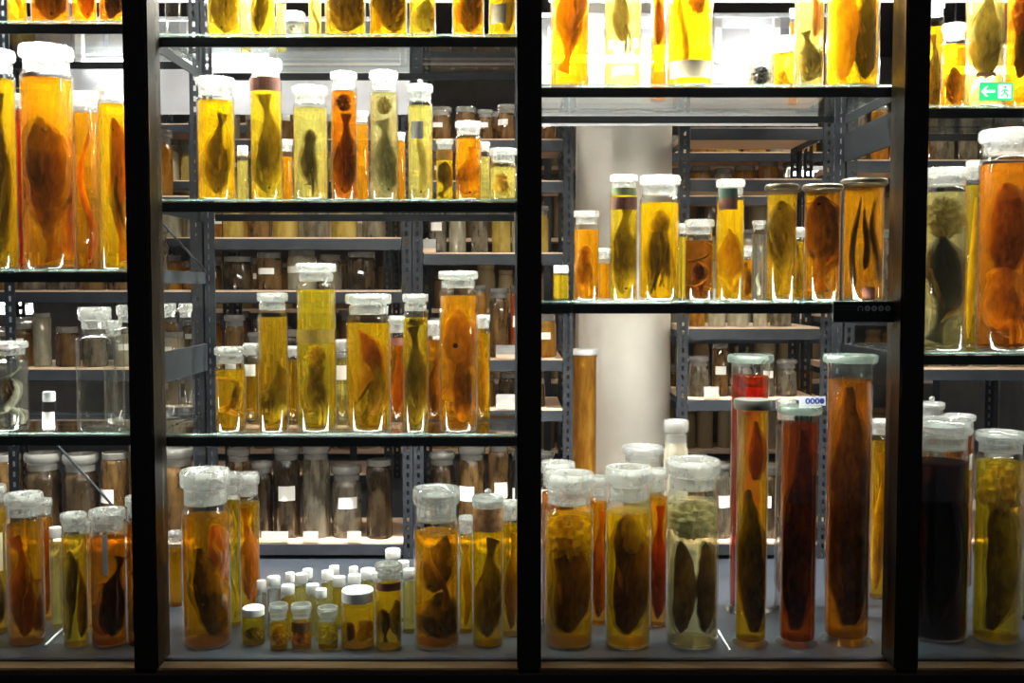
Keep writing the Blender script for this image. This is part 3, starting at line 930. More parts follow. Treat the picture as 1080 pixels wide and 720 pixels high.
J(0, 9, 84, 97, 549, 664, 0, 's', 14, 'O', 566, 'thin orange jar behind slim yellow jar')
J(0, 9, 134, 160, 523, 682, 0, 's', 24, 'A', 552, 'brown jar half behind the first post', [('dark brown fish by the first post', 'fish dk w=.75 hi=.6'),], [])
# ---- second bay, top shelf
J(1, 0, 174, 190, -40, 35, .1, 'n', 20, None, 0, 'empty clear bottle next to the first post')
J(1, 0, 218, 254, -70, 35, 0, 's', 18, 'L', -48, 'yellow jar with olive belly fish', [('olive round-bellied fish in yellow jar', 'fish ol w=.8 b=.12')])
J(1, 0, 253, 264, -20, 34, .3, 's', 10, 'P', -6, 'thin pale jar behind the olive belly jar')
J(1, 0, 264, 290, -60, 35, 0, 's', 14, 'L', -40, 'yellow jar with upright dark slim fish', [('dark upright slim fish in yellow jar', 'fish dk w=.5 x=-.3 plain')])
J(1, 0, 291, 302, -15, 35, .26, 'n', 12, 'P', 5, 'slim pale bottle behind the glassy low jar')
J(1, 0, 300, 322, 14, 36, .09, 'c', 8, 'C', 24, 'low clear jar of pale shells', [('pale shell pieces in low clear jar', 'tissue wh w=.8')])
J(1, 0, 325, 339, -50, 35, .12, 's', 14, 'P', -30, 'slim pale jar with ribbon-like eel', [('cream ribbon eel in slim pale jar', 'eel pa w=.3 b=.45 c=1.5')])
J(1, 0, 342, 386, -85, 35, 0, 's', 20, 'G', -58, 'wide olive-brown jar with bulky fish', [('bulky olive-brown fish in wide jar', 'fish dk w=.88 plain')])
J(1, 0, 389, 430, -85, 35, 0, 's', 20, 'Y', -58, 'wide yellow jar with bulky dark fish', [('bulky dark fish in wide yellow jar', 'fish dk w=.72 x=.1'), ('golden fin strip in wide yellow jar', 'slug go w=.3 x=-.65')])
J(1, 0, 431, 460, -60, 35, 0, 's', 14, 'L', -40, 'yellow jar with grey slumped fish', [('grey slumped fish in yellow jar', 'fish gr w=.7 x=.15 hi=.6'), ('yellow loose roe in yellow jar', 'tissue yw w=.55 lo=.5 hi=.9')])
J(1, 0, 476, 511, -75, 35, 0, 's', 18, 'O', -50, 'amber jar with dark bent fish by gap', [('dark bent fish in amber jar', 'fish dk w=.7 b=.35')])
J(1, 0, 515, 545, -75, 35, 0, 's', 18, 'G', -50, 'olive jar with tan slip beside centre post', [('grey drooping fish beside centre post', 'fish gr w=.5 x=.35')], [('tan', 8, 28, -.9, .3)])
# second bay middle shelf
J(1, 1, 208, 248, 83, 209, 0, 's', 19, 'Y', 103, 'amber jar with dark white-edged fish', [('dark grey fish in amber jar near first post', 'fish dk w=.5 x=-.15 hi=.88'), ('white curved belly strip in amber jar', 'eel wh w=.12 x=.25 b=.5 c=.5')])
J(1, 1, 250, 262, 154, 209, .3, 'v', 10, 'P', 170, 'small clear vial behind amber jars')
J(1, 1, 264, 298, 64, 209, 0, 's', 20, 'L', 97, 'tall yellow jar with red cork band', [('golden upright fish in tall yellow jar', 'fish ol w=.72 hi=.98 x=.05')], [('brownband', 84, 98, *FULL)])
J(1, 1, 293, 309, 148, 208, .33, 's', 12, 'O', 166, 'small orange jar behind the pale furry jar')
J(1, 1, 309, 346, 92, 208, 0, 's', 18, 'P', 110, 'pale yellow jar with dark curled mammal', [('dark curled mammal in pale yellow jar', 'beast dk w=.66 b=.12 hi=.88')])
J(1, 1, 349, 377, 77, 208, 0, 's', 16, 'A', 93, 'narrow brown-amber jar with glowing middle', [('brown slim fish in narrow brown-amber jar', 'fish br w=.72 hi=.8'), ('dark clot in narrow brown-amber jar', 'tissue dk w=.6 lo=.82 hi=.99')])
J(1, 1, 375, 389, 118, 208, .34, 's', 12, 'O', 132, 'thin orange jar behind the milky jar')
J(1, 1, 390, 420, 76, 209, 0, 's', 18, 'M', 94, 'milky grey-green jar with pale fish', [('milky grey fish in grey-green jar', 'fish gr w=.78 hi=.75'), ('pale crumpled top in grey-green jar', 'tissue pa w=.6 lo=.8 hi=.98')])
J(1, 1, 414, 428, 140, 208, .33, 'v', 8, 'O', 150, 'small pinkish vial behind the milky jar')
J(1, 1, 430, 457, 90, 209, 0, 'k', 18, 'P', 108, 'clear slim jar with knobbed stopper', [('cream slim fish with hooked tail', 'eel pa w=.3 b=.2 c=.8 hi=.85')], [('paper', 130, 148, -.7, .3)])
J(1, 1, 460, 478, 148, 209, .08, 's', 10, 'L', 160, 'small jar with orange cork band', [('small dark fish below orange cork', 'fish dk w=.8 hi=.82 f')], [('orangeband', 159, 170, *FULL)])
J(1, 1, 480, 508, 129, 209, 0, 's', 14, 'O', 146, 'short orange jar with golden fish', [('golden stout fish in short orange jar', 'fish go w=.82 hi=.85 l=.1')])
J(1, 1, 506, 517, 150, 208, .3, 's', 10, 'P', 166, 'thin pale jar behind the short orange jar')
J(1, 1, 516, 545, 157, 209, 0, 'c', 16, 'P', 175, 'squat pale jar with brown fur', [('tawny furry mammal in squat pale jar', 'beast go w=.75 hi=.95')])
# second bay low shelf
J(1, 2, 227, 259, 366, 450, 0, 's', 19, 'Y', 386, 'short bright yellow jar with white stopper', [('yellow curly eel in short bright jar', 'coil go w=.22 turns=1.6'), ('olive lump in short bright jar', 'tissue ol w=.35 x=.4 lo=.3 hi=.75')])
J(1, 2, 257, 273, 362, 447, .32, 's', 14, 'Y', 384, 'small yellow jar with red dot label', [], [('paper', 384, 396, -.8, .8)])
J(1, 2, 272, 304, 309, 453, 0, 's', 20, 'G', 332, 'tall two-tone olive and yellow jar', [('grey white-bellied fish in two-tone jar', 'fish gr w=.72 l=.25 hi=.55'), ('yellow fold of flesh in two-tone jar', 'slug yw w=.5 x=.3 lo=.2 hi=.55 y=.4')])
J(1, 2, 302, 316, 365, 448, .33, 's', 12, 'Y', 380, 'thin yellow jar behind the two-tone jar')
J(1, 2, 313, 355, 278, 454, 0, 's', 21, 'L', 302, 'tallest yellow jar with pale glow ring halfway', [('dark fish with yellow head in tallest jar', 'beast ol w=.72 hi=.56 b=.1'), ('yellow gaping head in tallest jar', 'tissue yw w=.55 lo=.42 hi=.60 y=-.2')], [('ring', 347, 361, *FULL)])
J(1, 2, 353, 369, 358, 449, .34, 's', 14, 'P', 378, 'small pale jar with white slip behind tallest jar', [], [('paper', 385, 400, -.8, .8)])
J(1, 2, 365, 413, 310, 456, 0, 's', 24, 'Y', 338, 'wide yellow jar holding leaf-shaped fish', [('olive leaf-shaped fish tilted in wide yellow jar', 'leaf ol w=.42 l=.4 lo=.02 hi=.62 y=-.55 x=.1'), ('golden torn fish in wide yellow jar', 'slug go w=.7 lo=.1 hi=.88 y=.3'), ('orange fin in wide yellow jar', 'leaf or w=.4 l=-.4 lo=.5 hi=.95 y=-.3')])
J(1, 2, 410, 428, 333, 447, .33, 's', 20, 'O', 356, 'white-stoppered orange jar behind leaf fish jar', [('orange pale fish behind leaf fish jar', 'fish or w=.6')], [('brownband', 356, 364, *FULL)])
J(1, 2, 425, 452, 310, 453, 0, 's', 20, 'L', 328, 'slim yellow-green jar with mossy top', [('olive forked fish in slim yellow-green jar', 'fish ol w=.72 hi=.92'), ('green mossy plug in slim yellow-green jar', 'tissue ol w=.75 lo=.92 hi=1.0')])
J(1, 2, 450, 466, 338, 447, .33, 's', 18, 'O', 358, 'orange jar with brown fish behind mossy jar', [('brown spotted fish behind mossy jar', 'fish br w=.75 hi=.8')])
J(1, 2, 463, 504, 286, 454, 0, 's', 20, 'O', 308, 'tall orange jar with eye-spotted fish', [('golden fish with black eye spot', 'fish go w=.75 x=-.1 l=.15 lo=.2 hi=.9 spot=.17 sp=.62 plain f'), ('round brown bladder below eye-spotted fish', 'slug br w=.6 x=.15 lo=.04 hi=.5 y=-.25'),])
J(1, 2, 502, 517, 332, 448, .33, 's', 16, 'Y', 352, 'thin yellow jar behind eye-spotted fish jar', [('golden slim fish behind eye-spotted jar', 'fish go w=.7')])
# second bay deck
J(1, 9, 192, 243, 495, 686, 0, 's', 40, 'O', 530, 'large orange jar with heavy white stopper', [('large dark fish curving down large orange jar', 'pod dk w=.62 l=-.36 b=.15 hi=.74'), ('orange ragged fins in large orange jar', 'slug or w=.45 x=.25 lo=.35 hi=.92 y=.3'), ('golden fin strip in large orange jar', 'eel go w=.10 x=.45 lo=.3 hi=.85 b=.12 c=2')])
J(1, 9, 236, 254, 498, 662, 0, 's', 26, 'L', 528, 'narrow yellow jar behind large orange jar', [('pale strips in narrow yellow jar', 'eel pa w=.22 b=.4 c=1.5')])
J(1, 9, 250, 274, 499, 645, 0, 's', 26, 'Y', 520, 'bright yellow jar with orange splayed fish', [('orange splayed fish in bright yellow jar', 'fish or w=.7 l=-.3 hi=.95')])
J(1, 9, 178, 193, 560, 640, 0, 's', 12, 'O', 578, 'small orange jar near first post on deck')
J(1, 9, 436, 485, 514, 691, 0, 's', 38, 'O', 546, 'large orange jar with folded fish', [('upper olive fish folded in large orange jar', 'pod ol w=.6 l=.38 lo=.46 hi=.97'), ('lower olive fish folded in large orange jar', '+pod dk w=.85 l=.12 lo=.03 hi=.44'), ('golden fold in large orange jar', 'eel go w=.16 b=.4 c=.8 x=.1 lo=.2 hi=.9 y=-.5')], lid='clearlid')
J(1, 9, 484, 499, 544, 668, 0, 's', 20, 'Y', 566, 'narrow yellow jar between two large jars', [('yellow strip between two large jars', 'slug yw w=.6')])
J(1, 9, 498, 531, 523, 684, 0, 'k', 24, 'Y', 552, 'footed jar with knobbed stopper and cork', [('grey-gold fish hanging below cork', 'fish ol w=.78 hi=.88 b=.12'), ], [('cork', 534, 558, *FULL)])
J(1, 9, 529, 548, 528, 672, 0, 's', 22, 'Y', 550, 'yellow jar half behind the centre post', [('golden fish half behind centre post', 'fish go w=.6')])
J(1, 9, 255, 280, 640, 682, 0, 'v', 8, 'L', 650, 'small yellow jar with flat white cap', [('dark tangled worms under white cap', 'tissue dk w=.8 lo=.02 hi=.6')])
J(1, 9, 284, 304, 637, 687, 0, 's', 17, 'Y', 655, 'small stoppered jar with golden tangle', [('golden tangled worms in small jar', 'tissue go w=.75 hi=.85')], lid='clearlid')
J(1, 9, 307, 329, 637, 688, 0, 's', 16, 'O', 655, 'small stoppered jar with brown cork band', [('orange forked lizard below brown cork band', 'beast or w=.7 hi=.8')], [('cork', 654, 664, *FULL)], lid='clearlid')
J(1, 9, 335, 357, 640, 690, 0, 's', 16, 'L', 656, 'small stoppered jar with pale fish', [('pale small fish in stoppered jar', 'fish pa w=.6 plain')], lid='clearlid')
J(1, 9, 359, 396, 621, 688, 0, 'v', 12, 'Y', 637, 'wide bright yellow jar with white screw cap', [('striped golden ball fish under white screw cap', 'slug go w=.5 x=.32 lo=.03 hi=.6'), ('dark striped fish under white screw cap', '+slug br w=.34 x=-.6 lo=.03 hi=.55')])
J(1, 9, 396, 424, 594, 691, 0, 's', 17, 'Y', 614, 'slim amber jar with fish pointing up', [('olive pointed fish upright in slim amber jar', 'fish ol w=.38 x=.42 f hi=.75'), ('dark pointed fish upright in slim amber jar', '+fish dk w=.36 x=-.45 f hi=.6')], [('brownband', 612, 620, *FULL)], lid='clearlid')
# little vials with white caps, standing close together on the deck behind the small jars
VIALS = [(281, 297, 608, 672), (296, 312, 617, 676), (310, 326, 605, 662), (322, 338, 616, 672), (338, 353, 602, 650), (350, 366, 608, 664), (332, 346, 621, 678),
         (366, 382, 606, 660), (379, 397, 600, 652), (346, 359, 597, 640), (318, 331, 600, 646), (300, 312, 604, 650), (367, 379, 598, 642), (392, 404, 604, 660), (405, 424, 579, 646), (417, 433, 592, 656), (424, 440, 600, 668), (270, 282, 612, 664), (400, 412, 595, 640)]
VD = ['ringed', 'cloudy', 'slender', 'straw-tinted', 'pale', 'squat']
VO = ['first', 'second', 'third', 'fourth', 'fifth', 'sixth', 'seventh', 'eighth', 'ninth', 'tenth', 'eleventh', 'twelfth', 'thirteenth', 'fourteenth', 'fifteenth', 'sixteenth', 'seventeenth', 'eighteenth', 'nineteenth']
vi = 0
for (a, c, t, bs) in sorted(VIALS, key=lambda v: -v[3]):
    vi += 1
    J(1, 9, a + .6, c - .6, t, bs, 0, 'v', 9, ['P', 'P', 'L', 'C'][vi % 4], t + 14, 'white-capped %s vial, %s back from the window' % (VD[vi % 6], VO[vi - 1]), group='white-capped vials on the deck')
# ---- third bay, top shelf
J(2, 0, 580, 622, -75, 87, 0, 's', 22, 'O', -45, 'amber jar with golden draped flap', [('golden draped flap in amber jar', 'fish go w=.6 l=.3 lo=.1 hi=.9 f'), ])
J(2, 0, 637, 677, -75, 87, 0, 's', 22, 'P', -45, 'pale jar with grey hand-like specimen', [('grey-gold hanging paw in pale jar', 'beast pa w=.62 lo=.25 hi=.95')])
J(2, 0, 686, 703, -30, 86, .3, 's', 16, 'A', -10, 'narrow amber jar behind pale and yellow jars', [('dark strip in narrow amber jar', 'slug br w=.55 lo=.5')])
J(2, 0, 703, 753, -75, 88, 0, 's', 22, 'Y', -45, 'broad deep yellow jar with limp pale strip', [('limp pale strip in broad yellow jar', 'eel pa w=.15 x=-.35 b=.2 c=1'), ('orange lump in broad yellow jar', 'tissue or w=.45 x=.35 lo=.55 hi=.85')], [('tan', 68, 86, -1.1, .9)])
J(2, 0, 789, 817, 29, 88, .12, 'n', 24, 'C', 66, 'clear bottle with black tuft', [('black hairy tuft in clear bottle', 'tissue bk w=.7 lo=.05 hi=.9')])
J(2, 0, 812, 838, 40, 88, .20, 's', 14, 'L', 56, 'short glowing yellow jar', [('yellow pale lump in short glowing jar', 'tissue yw w=.6 hi=.6')])
J(2, 0, 832, 842, 10, 88, .36, 's', 10, 'A', 24, 'thin amber jar behind dark-finned clear jar')
J(2, 0, 838, 869, -60, 89, 0, 's', 18, 'P', -36, 'clear jar with dark grey bent fish', [('dark grey bent fish in clear jar', 'fish dk w=.6 b=.2 lo=.02 hi=.45'), ('orange slip of flesh in clear jar', 'slug or w=.3 x=.4 lo=.4 hi=.8')])
J(2, 0, 872, 928, -80, 90, 0, 's', 24, 'Y', -50, 'broad jar, half yellow and half black', [('black long fish in broad jar', 'fish bk w=.46 x=.5 plain'), ('yellow mottled fish in broad jar', 'slug go w=.5 x=-.4')])
# third bay middle shelf
J(2, 1, 583, 600, 280, 315, .12, 'v', 8, 'L', 290, 'small yellow vial beside the centre post')
J(2, 1, 605, 632, 223, 316, 0, 's', 15, 'O', 238, 'small orange jar with curled golden animal', [('curled golden animal in small orange jar', 'beast go w=.78 hi=.88')])
J(2, 1, 629, 644, 262, 315, .3, 's', 12, 'O', 278, 'low orange jar behind the gold fish jar')
J(2, 1, 643, 672, 185, 316, 0, 's', 16, 'L', 206, 'tall slim jar with green and brown bands', [('golden-grey fish below green and brown bands', 'fish ol w=.8 hi=.92')], [('mossband', 199, 207, -1.0, 1.0), ('brownband', 209, 222, -1.2, 1.2)])
J(2, 1, 674, 717, 186, 316, 0, 's', 22, 'Y', 208, 'wide yellow jar with dark many-armed octopus', [('dark many-armed octopus in wide yellow jar', 'octo dk w=.95 arms=10')])
J(2, 1, 713, 725, 236, 315, .3, 's', 12, 'L', 250, 'thin yellow jar behind wide octopus jar')
J(2, 1, 722, 753, 232, 315, 0, 's', 17, 'B', 249, 'brown jar with looped pale snake', [('pale looped snake in brown jar', 'coil pa w=.16 turns=2.2'), ('brown knot within pale looped snake', 'tissue br w=.5 lo=.1 hi=.6')])
J(2, 1, 755, 785, 190, 316, 0, 's', 17, 'Y', 210, 'yellow jar with dark green band', [('golden ray-like fish in yellow jar', 'leaf go w=.85 lo=.03 hi=.72 l=-.15')], [('greenband', 200, 210, -1.1, .3), ('brownband', 210, 222, -1.1, .3)])
J(2, 1, 783, 794, 262, 315, .3, 's', 10, 'O', 272, 'thin jar with dark fish behind green-banded jar', [('dark slim fish behind green-banded jar', 'fish dk w=.8')])
J(2, 1, 793, 807, 233, 316, .08, 's', 10, 'C', 248, 'thin clear test-tube jar with pale worm', [('pale worm in thin clear jar', 'eel wh w=.3 b=.2 hi=.4')])
J(2, 1, 808, 840, 195, 316, 0, 'p', 6, 'G', 206, 'olive jar with dark lid and downturned fish', [('downturned dark olive fish in dark-lidded jar', 'fish ol w=.82 hi=.95 l=-.1 f')])
J(2, 1, 834, 851, 240, 315, .32, 's', 12, 'G', 252, 'low olive jar behind two dark-lidded jars', [('small olive fish behind dark-lidded jars', 'fish ol w=.7')])
J(2, 1, 848, 886, 195, 316, 0, 'p', 6, 'O', 204, 'dark-lidded amber jar with broad brown fish', [('broad brown carp-like fish in amber jar', 'fish br w=.95 lo=.05 hi=.98 f')])
J(2, 1, 889, 932, 189, 316, 0, 'p', 7, 'O', 199, 'dark-lidded amber jar with three black eels', [('black eel bending in a long curve', 'eel bk w=.19 x=-.45 y=-.35 b=.28 c=.6 hi=.92 lo=.1 p=3.6'), ('short straight black eel', '+eel bk w=.19 x=.02 y=-.3 b=.1 c=.8 lo=.25 hi=.82'), ('black eel with curled tip', '+eel bk w=.19 x=.52 y=-.3 b=.2 c=.9 lo=.12 hi=.95 p=1')], [('brownband', 303, 314, -.3, .3)])
# third bay deck
J(2, 9, 570, 606, 487, 664, 0, 's', 26, 'A', 515, 'amber jar behind olive jar near centre post', [('brown fish behind olive jar', 'fish br w=.8')])
J(2, 9, 574, 626, 498, 688, 0, 's', 36, 'Y', 530, 'olive-yellow jar with pale-topped brown blob', [('brown pale-topped mass in olive-yellow jar', 'slug br w=.88 lo=.06 hi=.86 plain'), ('top light painted as pale lump on the brown mass', 'tissue yw w=1.0 lo=.62 hi=1.0')])  # yellow lump added for light falling on the mass from above
J(2, 9, 622, 640, 502, 660, 0, 's', 24, 'O', 525, 'orange jar between two olive jars', [('orange fish between two olive jars', 'fish or w=.75')])
J(2, 9, 638, 687, 492, 689, 0, 's', 38, 'Y', 524, 'olive-yellow jar with smooth brown mass', [('smooth brown mass in olive-yellow jar', 'slug br w=.92 lo=.05 hi=.97'), ('top light painted as pale flap on smooth brown mass', 'slug yw w=.5 lo=.66 hi=1.0 y=-.35')])  # yellow flap imitates the brighter, top-lit part of the mass
J(2, 9, 684, 704, 494, 662, 0, 's', 26, 'O', 522, 'orange-red jar behind the tissue-topped jar', [('orange-red spotted fish behind tissue-topped jar', 'fish rd w=.8')])
J(2, 9, 702, 758, 484, 688, 0, 's', 34, 'W', 512, 'wide jar with crumpled white tissue on top', [('crumpled white tissue wad in wide jar', 'tissue wh w=1.05 lo=.72 hi=1.0'), ('dark brown limb in wide tissue jar', '+slug br w=.50 x=-.46 lo=.04 hi=.71'), ('dark brown second limb in wide tissue jar', '+slug br w=.46 x=.50 lo=.04 hi=.71')])
J(2, 9, 770, 810, 374, 651, 0, 'd', 8, 'R', 396, 'tall red jar with pale green disc lid', [('long red fish in tall red jar', 'fish rd w=.7 lo=.1 hi=.95')])
J(2, 9, 776, 809, 421, 684, 0, 'd', 10, 'G', 434, 'tall olive jar with grey disc lid', [('dark curved fish low in tall olive jar', 'pod dk w=.8 b=.28 lo=.02 hi=.66 p=.5 c=1.4'), ('red flap high in tall olive jar', '+pod rd w=.42 x=.2 lo=.70 hi=.96')], lid='greylid')
J(2, 9, 817, 838, 421, 645, 0, 's', 24, 'C', 445, 'tall whitish clear jar behind dark red jar', [('white slim fish in tall whitish jar', 'fish wh w=.6 lo=.03 hi=.5')], lid='frost')
J(2, 9, 823, 861, 428, 685, 0, 'd', 8, 'Q', 446, 'tall dark red jar with green glass disc', [('dark diagonal fish in tall dark red jar', 'pod dk w=.8 l=.22 hi=.97 b=.12'), ], [])
J(2, 9, 871, 918, 374, 684, 0, 'd', 8, 'T', 400, 'tallest amber jar with huge dark fish', [('huge dark fish in tallest amber jar', 'pod dk w=1.0 b=.12 lo=.03 hi=.97 l=-.1'), ])
J(2, 9, 899, 917, 424, 640, 0, 's', 22, 'Y', 450, 'yellow jar with yellow stopper behind tallest jar', lid='goldlid')
J(2, 9, 917, 937, 442, 632, 0, 's', 18, 'Y', 466, 'yellow jar with white stopper by third post', [('golden slim fish by third post', 'fish go w=.6 l=.4')])
J(2, 9, 656, 699, 470, 600, 0, 's', 18, 'M', 484, 'grey-green jar with wide lid behind olive jars', lid='clearlid')
# ---- fourth bay
J(3, 0, 976, 995, 1, 110, .22, 's', 18, 'G', 30, 'dark olive jar next to the third post', [('dark fish next to third post', 'fish dk w=.7')])
J(3, 0, 993, 1018, 26, 110, .085, 's', 18, 'O', 44, 'orange jar with brown pointed specimen', [('brown pointed specimen in orange jar', 'slug br w=.75 lo=.02 hi=.65'),])
J(3, 0, 1019, 1059, -60, 110, 0, 's', 22, 'P', -30, 'pale greenish jar behind the exit sign reflection', [('olive leafy fish behind exit sign reflection', 'fish ol w=.75 lo=.2 hi=.95'), ], [('brownband', 80, 84, -.8, .2)])
J(3, 0, 1062, 1100, -60, 110, 0, 's', 22, 'O', -30, 'orange jar with black-finned fish', [('black-finned fish in orange jar', 'fish bk w=.55 l=.2 lo=.2'), ('orange folded flesh in orange jar', 'tissue or w=.8 lo=.5 hi=.85')])
J(3, 1, 972, 1019, 178, 370, 0, 's', 20, 'M', 198, 'milky jar with black fish under white folds', [('black thick fish in milky jar', 'fish bk w=.72 lo=.03 hi=.72 plain f'), ('white folded flesh above black fish', 'tissue pa w=.95 lo=.70 hi=.98')])
J(3, 1, 1017, 1033, 170, 368, .34, 's', 22, 'L', 196, 'narrow yellow jar behind milky jar', [('yellow long leg in narrow jar', 'slug yw w=.55 l=.4')])
J(3, 1, 1032, 1088, 138, 370, 0, 's', 28, 'T', 164, 'very large orange-brown jar', [('brown rounded animal low in very large jar', 'beast go w=.82 lo=.02 hi=.5'), ('brown hanging mass in very large jar', 'slug br w=.75 lo=.4 hi=.9')])
J(3, 9, 957, 1021, 442, 679, 0, 's', 34, 'D', 474, 'very dark red, nearly black jar', [('black mass in very dark red jar', 'slug bk w=.7')], [('paper', 476, 492, .75, 1.05)], lid='clearlid')
J(3, 9, 1028, 1078, 455, 681, 0, 's', 24, 'L', 482, 'bright yellow jar with bent olive fish', [('olive fish bent like a hook', 'pod ol w=.6 b=.32 l=.25 lo=.03 hi=.9 c=1.3'), ('yellow folded head in bright yellow jar', 'tissue yw w=.8 lo=.68 hi=.98')], lid='clearlid')
J(3, 9, 968, 994, 424, 600, 0, 'k', 16, 'C', 445, 'white knobbed jar behind the nearly black jar')
J(3, 9, 994, 1026, 437, 620, 0, 'c', 14, 'A', 455, 'clear-lidded brown jar behind nearly black jar')
J(3, 9, 1074, 1094, 500, 655, 0, 's', 18, 'P', 530, 'pale jar cut off behind the bright yellow jar', [('white fish cut off behind yellow jar', 'fish wh w=.7')])

for i, a in enumerate(PLACED):
    for c in PLACED[i + 1:]:
        if a[:2] == c[:2]:
            d = math.hypot(a[2] - c[2], a[3] - c[3])
            if d < a[4] + c[4] - .001:
                print('TOUCH %.3f' % (a[4] + c[4] - d), a[:2], a[5], '|', c[5])
# ------------------------------------------------------------------ racks and jars in the store behind the showcase
def rear_mat(name, c1, c2, tint, clear=0.35):
    m, t, out = nodes(name)
    c, f = noise_col(t, c1, c2, 1.6, 4, 0.55, (1, 1, 0.3), (0.36, 0.64))
    d = mixsh(t, 0.5, bsdf(t, 'ShaderNodeBsdfDiffuse', c), bsdf(t, 'ShaderNodeBsdfTranslucent', c))
    s = mixsh(t, clear, d, bsdf(t, 'ShaderNodeBsdfTransparent', tint))
    s = mixsh(t, schlick(t, .04, .6, 4), s, bsdf(t, 'ShaderNodeBsdfGlossy', (1, 1, 1), .05))
    t.links.new(s, out.inputs[0])
    return m


RM = {
    'brown': rear_mat('rear_brown', (0.10, 0.055, 0.02), (0.34, 0.20, 0.07), (0.75, 0.5, 0.2), .3),
    'grey-brown': rear_mat('rear_grey', (0.13, 0.11, 0.08), (0.40, 0.35, 0.26), (0.85, 0.78, 0.6), .4),
    'amber': rear_mat('rear_amber', (0.36, 0.15, 0.02), (0.75, 0.42, 0.06), (0.98, 0.68, 0.15), .4),
    'yellow': rear_mat('rear_yellow', (0.55, 0.38, 0.06), (0.85, 0.70, 0.22), (1, .88, .3), .45),
    'pale': rear_mat('rear_pale', (0.50, 0.45, 0.30), (0.80, 0.76, 0.62), (.95, .94, .82), .5),
    'dark': rear_mat('rear_dark', (0.03, 0.02, 0.012), (0.12, 0.08, 0.04), (0.5, 0.35, 0.15), .2),
    'orange-red': rear_mat('rear_red', (0.35, 0.06, 0.015), (0.7, 0.2, 0.04), (0.95, 0.4, 0.1), .35),
}
M['rearlid'] = frosted_mat('rear_stopper', (.50, .49, .45), .45)
TEMPL = []
for ratio, kind in ((2.4, 's'), (3.4, 's'), (4.6, 's'), (2.0, 's'), (5.6, 'd'), (3.2, 'v'), (1.5, 'v')):
    R = 1.0
    H = 2 * ratio / 1.0 * 1.0
    lh = {'s': 1.15, 'd': .3, 'v': .5}[kind]
    bp, lp = jar_profiles(kind, R, H, lh)
    b_ = lathe('template_body', bp, RM['brown'], None, 20)
    l_ = lathe('template_lid', lp, M['rearlid'], None, 20)
    v, f = band_patch(1.02, H * .42, H * .58, -.75, .55, 6)
    p_ = mesh_obj('template_label', v, f, M['paper'], None, False)
    TEMPL.append((ratio, kind, b_.data, l_.data, p_.data, H))
    for o in (b_, l_, p_):
        bpy.data.objects.remove(o)
SHELFORD = ['bottom', 'second', 'third', 'fourth', 'fifth', 'sixth', 'seventh']
NUM = ['first', 'second', 'third', 'fourth', 'fifth', 'sixth', 'seventh', 'eighth', 'ninth', 'tenth', 'eleventh', 'twelfth', 'thirteenth', 'fourteenth', 'fifteenth', 'sixteenth', 'seventeenth', 'eighteenth', 'nineteenth', 'twentieth']
RN = [0]


def rear_jar(X, Y, z, R, H, color, label, group, ti=None, paper=True, lid=True):
    ti = min((0, 1, 2, 3, 5, 6), key=lambda i: abs(TEMPL[i][5] - H / R)) if ti is None else ti
    r_, kind, bd, ld, pd, Ht = TEMPL[ti]
    o = bpy.data.objects.new('screw_cap_jar' if kind == 'v' else 'specimen_jar', bd)
    COL.objects.link(o)
    o.location = (X, Y, z + .0006)
    o.rotation_euler = (0, 0, random.uniform(-.5, .5))
    o.scale = (R, R, H / Ht)
    o.material_slots[0].link = 'OBJECT'; o.material_slots[0].material = RM[color]
    tag(o, label, 'jar', group)
    l = bpy.data.objects.new('lid', ld); COL.objects.link(l); l.parent = o
    if paper:
        p = bpy.data.objects.new('paper_label', pd); COL.objects.link(p); p.parent = o
    RN[0] += 1
    return o


